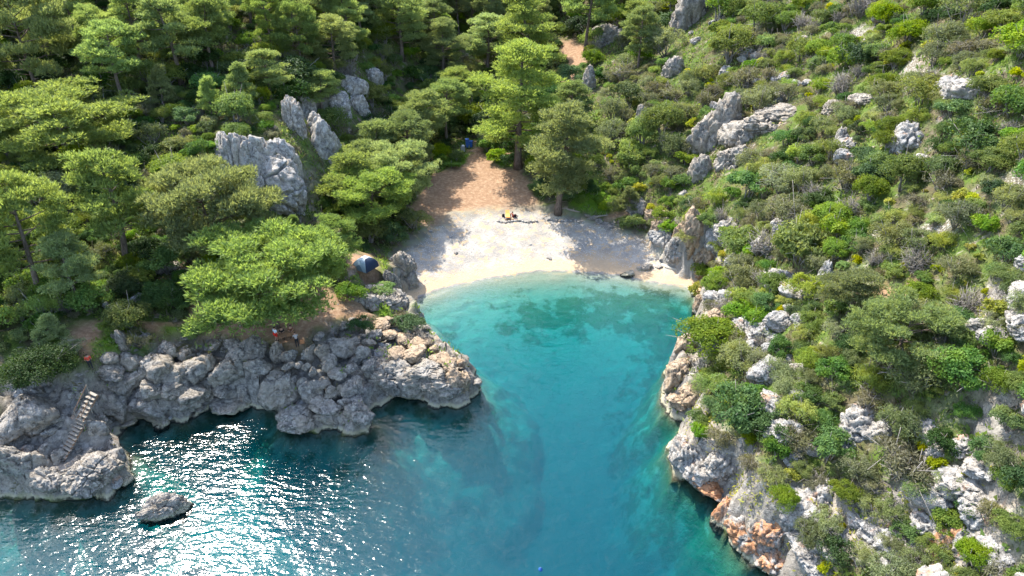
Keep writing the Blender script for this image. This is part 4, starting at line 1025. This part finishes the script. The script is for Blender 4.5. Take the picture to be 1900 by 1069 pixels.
def ground(px, py): return coarse_hit(px, py)

# wooden steps
A3, B3 = Vector(LAD_A), Vector(LAD_B); dirn = (B3 - A3); st = empty('wooden_steps', tuple(B3)); tag(st, 'weathered wooden steps leading down the rocks to the sea', 'steps')
hz = Vector((dirn.x, dirn.y, 0)).normalized(); acr = Vector((-hz.y, hz.x, 0)); rzs = math.atan2(acr.y, acr.x)
Al, Bl = A3 - B3, Vector((0, 0, 0))
mid1, mid2 = Al.lerp(Bl, .42), Al.lerp(Bl, .46) + Vector((0, 0, -.12))
tread = None
for (p0, p1, n) in ((Al, mid1, 7), (mid2, Bl, 10)):
    for i in range(n):
        p = p0.lerp(p1, i / (n - 1)); jit = random.uniform(-.05, .05)
        part(st, 'tread', lambda mb, p=p, jit=jit: mb.box(p + acr * jit, (1.05 + random.uniform(-.08, .08), .24, .06), 0, rzs + random.uniform(-.05, .05), random.uniform(-.06, .06)), wood)
    for sgn in (-1, 1):
        part(st, 'stringer', lambda mb, sgn=sgn: mb.tube([p0 + acr * .42 * sgn - Vector((0, 0, .12)) - hz * .2, p1 + acr * .42 * sgn - Vector((0, 0, .12)) + hz * .15], .07, 6), wood_d)
for t, sgn in ((0, -1), (.42, -1), (.46, 1), (.2, 1)):
    part(st, 'post', lambda mb, t=t, sgn=sgn: mb.tube([Al.lerp(Bl, t) + acr * .5 * sgn - Vector((0, 0, .6)), Al.lerp(Bl, t) + acr * .55 * sgn + Vector((0, 0, .8))], .045, 6), wood)
part(st, 'handrail', lambda mb: mb.tube([Al + acr * -.55 + Vector((0, 0, .75)), Al.lerp(Bl, .42) + acr * -.55 + Vector((0, 0, .75))], .04, 6), wood_d)
part(st, 'handrail', lambda mb: mb.tube([Al.lerp(Bl, .2) + acr * .55 + Vector((0, 0, .75)), Al.lerp(Bl, .46) + acr * .55 + Vector((0, 0, .75))], .04, 6), wood_d)

# dome tent
c = ground(679, 497); tent = empty('dome_tent', c, R(-33)); tag(tent, 'small grey and navy dome tent pitched under the pines', 'tent')
def tent_panel(k):
    a0 = k * math.pi / 2; hb = 1.12; Ht = 1.35; n = 6
    vs = []; fs = []
    for i in range(n + 1):
        t = i / n; s_ = math.cos(t * math.pi / 2) ** .8; z = Ht * math.sin(t * math.pi / 2)
        bulge = .05 * math.sin(t * math.pi)
        for j in range(5):
            u_ = -1 + j / 2; x, y = hb * s_ * u_, -(hb * s_ + bulge * (1 - u_ * u_))
            vs.append((x * math.cos(a0) - y * math.sin(a0), x * math.sin(a0) + y * math.cos(a0), z))
    for i in range(n):
        for j in range(4): fs.append((i * 5 + j, i * 5 + j + 1, i * 5 + j + 6, i * 5 + j + 5))
    return vs, fs
for k, mt in enumerate((tentg, navy, tentg, tentl)):
    p_ = part(tent, 'fly_panel', lambda mb, k=k: mb.add(*tent_panel(k)), mt, True)
part(tent, 'door_panel', lambda mb: mb.add([(-.65, -1.17, .03), (.65, -1.17, .03), (.32, -1.12, .62), (0, -1.04, .78), (-.32, -1.12, .62)], [(0, 1, 2, 3, 4)]), plain('slate_fabric', (.16, .22, .27), .6, .1))
part(tent, 'top_cap', lambda mb: mb.add([(-.45, -.45, 1.27), (.45, -.45, 1.27), (.45, .45, 1.27), (-.45, .45, 1.27), (0, 0, 1.42)], [(0, 1, 4), (1, 2, 4), (2, 3, 4), (3, 0, 4)]), tentl)
for sgn in (-1, 1):
    part(tent, 'pole', lambda mb, sgn=sgn: mb.tube([(1.16 * math.cos(t) , 1.16 * math.cos(t) * sgn, 1.38 * math.sin(t)) for t in np.linspace(0, math.pi, 13)], .015, 5), metal)

def picnic_table(px, py, rz, label, wd=wood_d, L=1.8, elev=None):
    c = ground(px, py); o = empty('picnic_table', c, rz); tag(o, label, 'picnic table', 'picnic tables')
    for i in range(4): part(o, 'tabletop_plank', lambda mb, i=i: mb.box((0, -.31 + i * .205, .74), (L, .19, .045)), wd)
    for sgn in (-1, 1):
        for i in range(2): part(o, 'bench_plank', lambda mb, i=i, sgn=sgn: mb.box((0, sgn * (.66 + i * .17), .44), (L, .155, .045)), wd)
        part(o, 'leg_frame', lambda mb, sgn=sgn: (mb.tube([(sgn * L * .36, -.72, -.05), (sgn * L * .36, -.25, .70)], .045, 4), mb.tube([(sgn * L * .36, .72, -.05), (sgn * L * .36, .25, .70)], .045, 4), mb.box((sgn * L * .36, 0, .40), (.07, 1.62, .06)), mb.box((sgn * L * .36, 0, .69), (.08, .72, .06))), wd)
    return o
picnic_table(946, 293, .1, 'brown picnic table beside the dirt clearing')
picnic_table(1076, 320, -.2, 'picnic table half hidden behind the beach pines')
tb = picnic_table(536, 632, .35, 'dark picnic table where the group gathers under the wide pine')
c = ground(934, 295); o = empty('cool_box', c, .1); tag(o, 'white block-like box beside the picnic table', 'box')
part(o, 'body', lambda mb: mb.box((0, 0, .22), (.85, .55, .44), taper=1.05), white_p); part(o, 'lid', lambda mb: mb.box((0, 0, .48), (.92, .6, .08)), white_p)
# blue bins and a grey cart
def bin_(px, py, rz, mat, label, hgt=1.05):
    c = ground(px, py); o = empty('wheeled_bin', c, rz); tag(o, label, 'bin', 'bins at the edge of the clearing')
    part(o, 'body', lambda mb: mb.box((0, 0, hgt / 2), (.48, .48, hgt), taper=1.22), mat); part(o, 'lid', lambda mb: mb.box((0, -.03, hgt + .035), (.64, .68, .07), rx=.05), mat)
    for sgn in (-1, 1): part(o, 'wheel', lambda mb, sgn=sgn: mb.tube([(sgn * .22, .26, .1), (sgn * .28, .26, .1)], .1, 10), black)
    part(o, 'handle', lambda mb: mb.tube([(-.22, .36, hgt - .03), (.22, .36, hgt - .03)], .02, 6), mat)
bin_(867, 274, .2, blue, 'tall blue bin left of the clearing entrance', 1.5); bin_(874, 273, -.3, blue, 'shorter blue bin right of the tall one')
c = ground(859, 281); o = empty('storage_crate', c, .1); tag(o, 'grey slatted crate in front of the blue bins', 'crate')
for i in range(5): part(o, 'slat', lambda mb, i=i: mb.box((0, -.3, .12 + i * .19), (.75, .03, .15)), grey_pl)
part(o, 'box', lambda mb: mb.box((0, 0, .5), (.74, .56, .96)), plain('dark_grey_panel', (.16, .16, .16), .7)); part(o, 'top_bag', lambda mb: mb.box((.05, 0, 1.07), (.5, .4, .18), taper=.6), white_p)

# platform and orange shelter by the right cliff
c = P(1258, 493, .75); pl = link('concrete_platform', None) if False else empty('concrete_platform', (c[0], c[1], 0)); tag(pl, 'tan concrete bathing platform at the right end of the beach', 'platform')
def slab(mb):
    out_ = [(-2.0, 1.4), (-2.2, .3), (-1.7, -.5), (-.6, -1.0), (.9, -1.15), (2.2, -1.1), (2.2, 1.6), (.5, 1.9)]
    vs = [(x, y, .72) for x, y in out_] + [(x * .93, y * .9, -.9) for x, y in out_]; n = len(out_)
    mb.add(vs, [tuple(range(n))] + [(i + n, (i + 1) % n + n, (i + 1) % n, i) for i in range(n)])
part(pl, 'slab', slab, concrete); part(pl, 'curb', lambda mb: mb.tube([(-1.9, -.25, .74), (-.6, -.85, .74), (.9, -1.0, .74), (2.1, -.95, .74)], .07, 5), concrete)
sx, sy = c[0] + 1.35, c[1] + .0
sh = empty('beach_shelter', (sx, sy, .72), .05); tag(sh, 'small orange canvas shelter on the concrete platform', 'shelter')
for a in (-.55, .55):
    for b_ in (-.45, .45): part(sh, 'post', lambda mb, a=a, b_=b_: mb.tube([(a, b_, 0), (a, b_, 1.35)], .03, 6), metal)
part(sh, 'canopy', lambda mb: mb.add([(-.66, -.56, 1.25), (.66, -.56, 1.25), (.66, .56, 1.3), (-.66, .56, 1.3), (-.42, -.2, 1.72), (.42, -.2, 1.72), (.42, .3, 1.74), (-.42, .3, 1.74), (-.62, -.6, .95), (.62, -.6, .95)],
     [(0, 1, 5, 4), (1, 2, 6, 5), (2, 3, 7, 6), (3, 0, 4, 7), (4, 5, 6, 7), (8, 9, 1, 0)]), orange)
for a in (-.6, .6): part(sh, 'side_curtain', lambda mb, a=a: mb.box((a, 0, .8), (.04, .95, .9)), orange)
part(sh, 'back_panel', lambda mb: mb.box((0, .47, .65), (1.1, .03, 1.25)), black); part(sh, 'front_panel', lambda mb: mb.box((0, -.5, .48), (.42, .04, .9)), white_p)
# driftwood on the platform and the beach
def log(px, py, L, rz, r0, label, mat=wood, z=0.0, tilt=0.0):
    c = ground(px, py); o = empty('driftwood_log', (c[0], c[1], c[2] + z), rz); tag(o, label, 'log', 'logs'); o.rotation_euler[1] = tilt
    part(o, 'stem', lambda mb: mb.tube([(-L / 2, 0, r0 * .8), (-L / 6, .06, r0 * .9), (L / 5, -.05, r0), (L / 2, .04, r0 * .8)], [r0, r0 * .95, r0 * .85, r0 * .55], 8), mat, True)
    part(o, 'branch_stub', lambda mb: mb.tube([(L / 8, 0, r0), (L / 8 + .18, .1, r0 + .35)], [r0 * .4, r0 * .2], 5), mat)
log(1058, 392, 3.2, -.5, .16, 'pale fallen log lying beside the twin-trunked pine'); log(1120, 402, 3.0, .35, .13, 'pale log among the slabs at the back of the beach')
log(48, 590, 3.6, .5, .30, 'thick grey fallen log near the left edge of the headland path', M['twig']); log(1243, 482, 1.2, -.6, .05, 'dark thin stick lying on the platform stones', wood_d)
# V-shaped pale wall
a, b_, c2 = ground(165, 545), ground(215, 586), ground(266, 556); wl_ = empty('low_wall', b_); tag(wl_, 'V-shaped pale stone wall behind the headland path', 'wall')
for p0, p1 in ((a, b_), (b_, c2)):
    q0, q1 = Vector(p0) - Vector(b_), Vector(p1) - Vector(b_); L = (q1 - q0).length; n = int(L / .62)
    for k in range(2):
        for i in range(n):
            t = (i + .5 + .25 * k) / (n + .25); p = q0.lerp(q1, t) + Vector((0, 0, .22 + k * .42)); dd = q1 - q0
            o = link('wall_stone', STONE[(i + k) % 4], wl_, p, (random.uniform(-.2, .2), random.uniform(-.2, .2), math.atan2(dd.y, dd.x) + random.uniform(-.1, .1)), (.40, .28, .28))
c = ground(383, 544); o = link('pale_block', STONE[1], None, c + np.array([0, 0, .15]), (0, .1, .4), (.9, .35, .3)); tag(o, 'pale flat stone block on the path below the grey cliff', 'stone')
c = ground(134, 640); o = link('pale_rock', STONE[0], None, c, (0, 0, .4), (.75, .6, .55)); tag(o, 'white rock beside the path above the dark bush', 'rock')
# stone border on the beach
bd_ = empty('stone_border', ground(960, 412)); tag(bd_, 'broken line of stones laid across the white beach', 'stone row')
for i in range(26):
    px = 925 + i * 5.0 + (18 if i > 14 else 0); c = ground(px, 412 + math.sin(i * .7) * 1.3 - (i > 14) * 1.5) - np.array(bd_.location)
    link('stone', STONE[i % 4], bd_, c + np.array([0, 0, .05]), (0, 0, i * 1.3), (random.uniform(.2, .36), .2, random.uniform(.16, .26)))
# sunbed
c = ground(942, 403); o = empty('sunbed', c, .05); tag(o, 'orange sun mat on a low frame on the white beach', 'sunbed')
part(o, 'mattress', lambda mb: (mb.box((0, -.25, .32), (.66, 1.35, .09)), mb.box((0, .72, .5), (.66, .75, .09), rx=.55)), plain('orange_mat', (.72, .33, .09), .85, .15))
part(o, 'frame', lambda mb: (mb.box((-.32, 0, .24), (.05, 1.9, .06)), mb.box((.32, 0, .24), (.05, 1.9, .06))), wood)
for a in (-.3, .3):
    for b_ in (-.8, .7): part(o, 'leg', lambda mb, a=a, b_=b_: mb.box((a, b_, .1), (.06, .06, .26)), wood)
for px, py, mt, lb in ((934, 403, black, 'dark bag standing left of the orange sun mat'), (956, 404, black, 'dark backpack right of the orange sun mat')):
    c = ground(px, py); o = empty('backpack', c, random.uniform(0, 3)); tag(o, lb, 'bag', 'bags on the beach')
    part(o, 'body', lambda mb: mb.box((0, 0, .24), (.36, .26, .5), taper=.75), mt); part(o, 'pocket', lambda mb: mb.box((0, -.16, .15), (.26, .09, .26), taper=.8), mt); part(o, 'strap', lambda mb: mb.tube([(-.1, .13, .42), (-.12, .22, .25), (-.1, .13, .08)], .02, 5), mt)
c = ground(948, 408); o = link('white_plank', None) if False else empty('plank', c, .05); tag(o, 'thin dark plank lying in front of the sun mat', 'plank'); part(o, 'board', lambda mb: mb.box((0, 0, .05), (1.9, .16, .05)), wood_d); part(o, 'batten', lambda mb: mb.box((.7, 0, .09), (.08, .2, .03)), wood_d)
# blue mooring buoy
c = P(1003, 1057, 0); o = empty('mooring_buoy', c); tag(o, 'small round blue mooring buoy floating at the bottom edge', 'buoy')
def lathe(mb, prof, n=14):
    vs = [(rr * math.cos(6.2832 * j / n), rr * math.sin(6.2832 * j / n), z) for rr, z in prof for j in range(n)]
    mb.add(vs, [(i * n + j, i * n + (j + 1) % n, (i + 1) * n + (j + 1) % n, (i + 1) * n + j) for i in range(len(prof) - 1) for j in range(n)])
part(o, 'float', lambda mb: lathe(mb, [(.01, -.14), (.12, -.10), (.17, 0), (.14, .10), (.06, .16), (.05, .22), (.01, .22)]), blue, True); part(o, 'eyelet', lambda mb: mb.tube([(.04 * math.cos(t), 0, .25 + .04 * math.sin(t)) for t in np.linspace(0, 6.28, 9)], .012, 5), metal)

# ================================================================== people
def skin_mesh(name, V, E, Rr, mat, sub=1):
    me = bpy.data.meshes.new(name); me.from_pydata(V, E, []); o = bpy.data.objects.new('tmp', me); COL.objects.link(o)
    md = o.modifiers.new('s', 'SKIN'); md.use_smooth_shade = True
    for i, q in enumerate(me.skin_vertices[0].data): q.radius = Rr[i]; q.use_root = (i == 0)
    o.modifiers.new('u', 'SUBSURF').levels = sub
    dg = bpy.context.evaluated_depsgraph_get(); dg.update(); m2 = bpy.data.meshes.new_from_object(o.evaluated_get(dg)); m2.name = name
    bpy.data.objects.remove(o); m2.materials.clear(); m2.materials.append(mat); return m2
SKIN = plain('skin', (.50, .30, .21), .6, .1, 20); HAIR = plain('brown_hair', (.045, .028, .018), .7, .3, 20)
STAND = dict(pelvis=(0, 0, .93), spine=(0, .01, 1.15), chest=(0, 0, 1.34), neck=(0, .01, 1.49), head=(0, .03, 1.60), crown=(0, .03, 1.68),
  shL=(-.18, 0, 1.41), elL=(-.25, -.02, 1.14), wrL=(-.25, .10, .93), shR=(.18, 0, 1.41), elR=(.25, -.02, 1.14), wrR=(.25, .10, .93),
  hpL=(-.10, 0, .90), knL=(-.11, .03, .50), anL=(-.11, -.02, .09), toL=(-.12, .15, .04), hpR=(.10, 0, .90), knR=(.11, .03, .50), anR=(.11, -.02, .09), toR=(.12, .15, .04))
WALK = dict(STAND, knL=(-.10, .20, .55), anL=(-.10, .16, .12), toL=(-.10, .32, .07), anR=(.11, -.22, .12), toR=(.11, -.07, .04), knR=(.11, -.03, .50), elL=(-.26, -.08, 1.16), wrL=(-.24, .10, .98), elR=(.26, -.08, 1.16), wrR=(.24, .10, .98))
SIT = dict(pelvis=(0, -.05, .52), spine=(0, -.03, .74), chest=(0, .02, .93), neck=(0, .05, 1.08), head=(0, .09, 1.19), crown=(0, .09, 1.27),
  shL=(-.18, .02, 1.0), elL=(-.24, .14, .76), wrL=(-.14, .34, .80), shR=(.18, .02, 1.0), elR=(.24, .14, .76), wrR=(.14, .34, .80),
  hpL=(-.10, 0, .50), knL=(-.13, .42, .50), anL=(-.13, .40, .09), toL=(-.13, .56, .04), hpR=(.10, 0, .50), knR=(.13, .42, .50), anR=(.13, .40, .09), toR=(.13, .56, .04))
LEAN = dict(STAND, spine=(0, .07, 1.13), chest=(0, .16, 1.29), neck=(0, .25, 1.42), head=(0, .31, 1.52), crown=(0, .33, 1.60), shL=(-.18, .17, 1.35), elL=(-.24, .27, 1.10), wrL=(-.18, .46, .98), shR=(.18, .17, 1.35), elR=(.24, .27, 1.10), wrR=(.18, .46, .98))
GSIT = dict(pelvis=(0, 0, .11), spine=(0, -.06, .32), chest=(0, -.10, .50), neck=(0, -.09, .65), head=(0, -.06, .76), crown=(0, -.06, .84),
  shL=(-.18, -.10, .57), elL=(-.30, -.26, .36), wrL=(-.30, -.36, .10), shR=(.18, -.10, .57), elR=(.30, -.26, .36), wrR=(.30, -.36, .10),
  hpL=(-.10, .02, .10), knL=(-.14, .42, .36), anL=(-.13, .66, .08), toL=(-.13, .80, .10), hpR=(.10, .02, .10), knR=(.14, .42, .36), anR=(.13, .66, .08), toR=(.13, .80, .10))
def person(loc, rz, J, label, top, legs, shoes=black, hair=HAIR, long_legs=True):
    o = empty('person', loc, rz); tag(o, label, 'person', 'people at the cove')
    names = list(J); ix = {k: i for i, k in enumerate(names)}; V = [J[k] for k in names]
    rad = dict(pelvis=(.15, .11), spine=(.13, .10), chest=(.155, .11), neck=(.055, .055), head=(.085, .10), crown=(.06, .07), sh=(.07, .065), el=(.045, .045), wr=(.032, .028), hp=(.09, .09), kn=(.06, .06), an=(.042, .045), to=(.04, .03))
    Rr = [rad[k if k in rad else k[:2]] for k in names]
    E = [(ix[a], ix[b2]) for a, b2 in (('pelvis', 'spine'), ('spine', 'chest'), ('chest', 'neck'), ('neck', 'head'), ('head', 'crown'))]
    for s_ in 'LR':
        E += [(ix[a + s_], ix[b2 + s_]) for a, b2 in (('sh', 'el'), ('el', 'wr'), ('hp', 'kn'), ('kn', 'an'), ('an', 'to'))] + [(ix['chest'], ix['sh' + s_]), (ix['pelvis'], ix['hp' + s_])]
        w = Vector(J['wr' + s_]); d = (w - Vector(J['el' + s_])).normalized(); sd = Vector((1 if s_ == 'R' else -1, 0, 0)); sd = (sd - d * sd.dot(d)).normalized(); up = d.cross(sd)
        palm = len(V); V.append(tuple(w + d * .07)); Rr.append((.036, .016)); E.append((ix['wr' + s_], palm))
        for f, (off, ln) in enumerate(((-.030, .060), (-.010, .075), (.010, .070), (.028, .055))):
            k1 = len(V); V.append(tuple(w + d * (.10 + ln * .4) + up * off)); Rr.append((.009, .009)); V.append(tuple(w + d * (.10 + ln) + up * off - sd * .02)); Rr.append((.008, .008)); E += [(palm, k1), (k1, k1 + 1)]
        k1 = len(V); V.append(tuple(w + d * .075 + up * -.055)); Rr.append((.010, .010)); V.append(tuple(w + d * .105 + up * -.062)); Rr.append((.009, .009)); E += [(ix['wr' + s_], k1), (k1, k1 + 1)]
    link('body', skin_mesh('person_body', V, E, Rr, SKIN), o)
    g = 1.14
    def cloth(name, ks, ed, mat, g=g):
        vv = [J[k] for k in ks]; rr = [tuple(q * g for q in rad[k if k in rad else k[:2]]) for k in ks]; kk = {k: i for i, k in enumerate(ks)}
        link(name, skin_mesh(name, vv, [(kk[a], kk[b2]) for a, b2 in ed], rr, mat), o)
    cloth('shirt', ['pelvis', 'spine', 'chest', 'shL', 'elL', 'shR', 'elR'], [('pelvis', 'spine'), ('spine', 'chest'), ('chest', 'shL'), ('shL', 'elL'), ('chest', 'shR'), ('shR', 'elR')], top)
    ks = ['pelvis', 'hpL', 'knL', 'hpR', 'knR'] + (['anL', 'anR'] if long_legs else []); ed = [('pelvis', 'hpL'), ('hpL', 'knL'), ('pelvis', 'hpR'), ('hpR', 'knR')] + ([('knL', 'anL'), ('knR', 'anR')] if long_legs else [])
    cloth('trousers' if long_legs else 'shorts', ks, ed, legs, 1.2)
    h = Vector(J['head']); up = (Vector(J['crown']) - h).normalized()
    V0, F0 = ICO[2]; k = V0[:, 2] > -.25; W = V0 * np.array([.105, .12, .11]); W[:, 1] -= .025; W[(V0[:, 1] > .55) & (V0[:, 2] < .35)] *= .7
    hr = link('hair', mesh_arrays('hair', W, F0, [hair], True), o, h + up * .05)
    for s_ in (-1, 1): link('eye', mesh_arrays('eye', V0 * .012, F0, [black], True), o, h + Vector((s_ * .035, .098, .02)))
    part(o, 'nose', lambda mb: mb.add([tuple(h + Vector(q)) for q in ((-.014, .095, -.01), (.014, .095, -.01), (0, .128, -.015), (0, .098, .03))], [(0, 1, 2), (1, 3, 2), (3, 0, 2), (0, 3, 1)]), SKIN)
    part(o, 'mouth', lambda mb: mb.box(h + Vector((0, .098, -.05)), (.045, .008, .01)), plain('lips', (.35, .12, .10), .6))
    for s_, t in (('L', -1), ('R', 1)):
        part(o, 'shoe', lambda mb, s_=s_: mb.tube([Vector(J['an' + s_]) + Vector((0, -.03, -.04)), (Vector(J['an' + s_]) + Vector(J['to' + s_])) / 2 + Vector((0, 0, -.01)), Vector(J['to' + s_])], [.052, .055, .042], 8), shoes, True)
        part(o, 'ear', lambda mb, t=t: mb.box(h + Vector((t * .088, .0, .0)), (.02, .04, .06)), SKIN)
    return o
def fab(n, c): return plain(n, c, .9, .2, 12)
person(ground(172, 690), .6, WALK, 'person in a coral red shirt walking down to the wooden steps', fab('coral_shirt', (.75, .09, .05)), fab('dark_trousers', (.03, .03, .035)))
person(ground(514, 634), -.5, STAND, 'person in a pale blue top and red shorts standing at the picnic group', fab('pale_blue_top', (.62, .72, .82)), fab('red_shorts', (.72, .03, .02)), long_legs=False)
t0 = Vector(tb.location); rt = Matrix.Rotation(tb.rotation_euler[2], 3, 'Z')
p = t0 + rt @ Vector((-.55, .78, .02)); person(p, tb.rotation_euler[2] + math.pi, SIT, 'person in black seated at the dark picnic table', black, black)
p = t0 + rt @ Vector((.35, .80, .02)); person(p, tb.rotation_euler[2] + math.pi, SIT, 'person in brown seated at the dark picnic table', fab('brown_top', (.20, .09, .05)), black)
p = t0 + rt @ Vector((.75, -1.05, 0)); p.z = hsample(p.x, p.y)[0]; person(p, tb.rotation_euler[2] + .2, LEAN, 'person in a grey top and black trousers leaning over the picnic table', fab('grey_top', (.42, .38, .36)), black)
p = t0 + rt @ Vector((1.25, -.75, 0)); p.z = hsample(p.x, p.y)[0]; o = empty('shoulder_bag', p, .4); tag(o, 'tan bag standing by the right end of the picnic table', 'bag'); part(o, 'body', lambda mb: mb.box((0, 0, .2), (.45, .25, .4), taper=.8), fab('tan_leather', (.45, .20, .09))); part(o, 'strap', lambda mb: mb.tube([(-.18, 0, .38), (0, .03, .6), (.18, 0, .38)], .018, 5), fab('tan_strap', (.35, .16, .07)))
person(ground(952, 403), -1.2, GSIT, 'person in dark red sitting on the white beach by the sun mat', fab('dark_red_top', (.33, .04, .02)), fab('maroon_shorts', (.16, .03, .03)), long_legs=False)

# ================================================================== labels for everything that repeats
LM = [(680,490,'dome tent'),(512,520,'wide picnic pine'),(148,780,'wooden steps'),(172,678,'person in red'),(300,940,'rock islet'),(870,700,'headland tip'),(537,630,'picnic group'),(500,330,'grey cliff'),
 (955,190,'tallest layered pine'),(1040,300,'twin-trunked pine'),(1275,490,'orange shelter'),(945,290,'clearing picnic table'),(868,270,'blue bins'),(1055,130,'upper dirt track'),(1130,80,'crag by the track'),
 (1282,45,'tall crag at the top'),(1682,265,'square pale rock'),(1835,290,'round yellow-green bush'),(1790,170,'rubble-track rock'),(1605,800,'pale rock knob'),(1410,985,'rust-stained cliff'),
 (1738,868,'yellow spurge cushion'),(1870,975,'corner bush'),(1250,720,'ochre shore cliff'),(98,690,'big dark bush'),(1640,630,'sprawling olive-green pine'),(1622,545,'rubble wall'),(1350,260,'pale cliff band'),
 (60,80,'shaded corner pine'),(1880,20,'top right corner'),(210,350,'bare leaning pine'),(405,400,'bright bushy pine'),(820,90,'pale valley pine'),(315,560,'dense path bush'),(215,570,'V-shaped wall'),
 (1500,420,'mid right slope'),(1890,560,'right edge'),(1690,430,'grey rubble patch'),(640,190,'left valley wall'),(200,110,'slim upper pine'),(440,180,'young ridge pine'),(1215,300,'slope above the beach'),(1450,640,'slope above the cove'),
 (1800,480,'upper right shrubs'),(1560,80,'grassy ledge'),(1000,440,'white beach'),(745,60,'shaded valley head'),(560,60,'left ridge'),(0,430,'left edge'),(720,360,'beach-side pines'),(1150,180,'slope right of the track'),(1400,110,'upper middle slope'),(1330,560,'shore knob')]
def dirw(dx, dy):
    v = 'below' if dy > 0 else 'above'; h_ = 'right of' if dx > 0 else 'left of'
    if abs(dx) < 12 and abs(dy) < 12: return 'at'
    if abs(dx) > 2.2 * abs(dy): return h_
    if abs(dy) > 2.2 * abs(dx): return v
    return v.replace('below', 'down').replace('above', 'up') + '-' + h_
def ordn(n): return {1: '', 2: 'second', 3: 'third', 4: 'fourth', 5: 'fifth', 6: 'sixth', 7: 'seventh', 8: 'eighth', 9: 'ninth'}.get(n, str(n) + ('th' if 10 < n % 100 < 14 else {1: 'st', 2: 'nd', 3: 'rd'}.get(n % 10, 'th')))
buck = {}
sizes = {}
for e in AUTO: sizes.setdefault(e[5], []).append(e[3])
for o, px, py, sz, look, noun in AUTO:
    q = np.quantile(sizes[noun], [.3, .72]); sw = 'small' if sz < q[0] else 'large' if sz > q[1] else 'mid-sized'
    if look.startswith('small'): sw = ''
    dd = [math.hypot(px - a, py - b_) for a, b_, _ in LM]; k = int(np.argmin(dd)); a, b_, nm = LM[k]
    lb = ' '.join(f"{sw} {look} {noun} {dirw(px - a, py - b_)} the {nm}".split())
    buck.setdefault(lb, []).append((dd[k], o))
for lb, L in buck.items():
    L.sort(key=lambda t: t[0])
    for i, (_, o) in enumerate(L):
        o['label'] = lb if len(L) == 1 else (lb + ', nearest' if i == 0 else f"{lb}, {ordn(i + 1)} nearest")
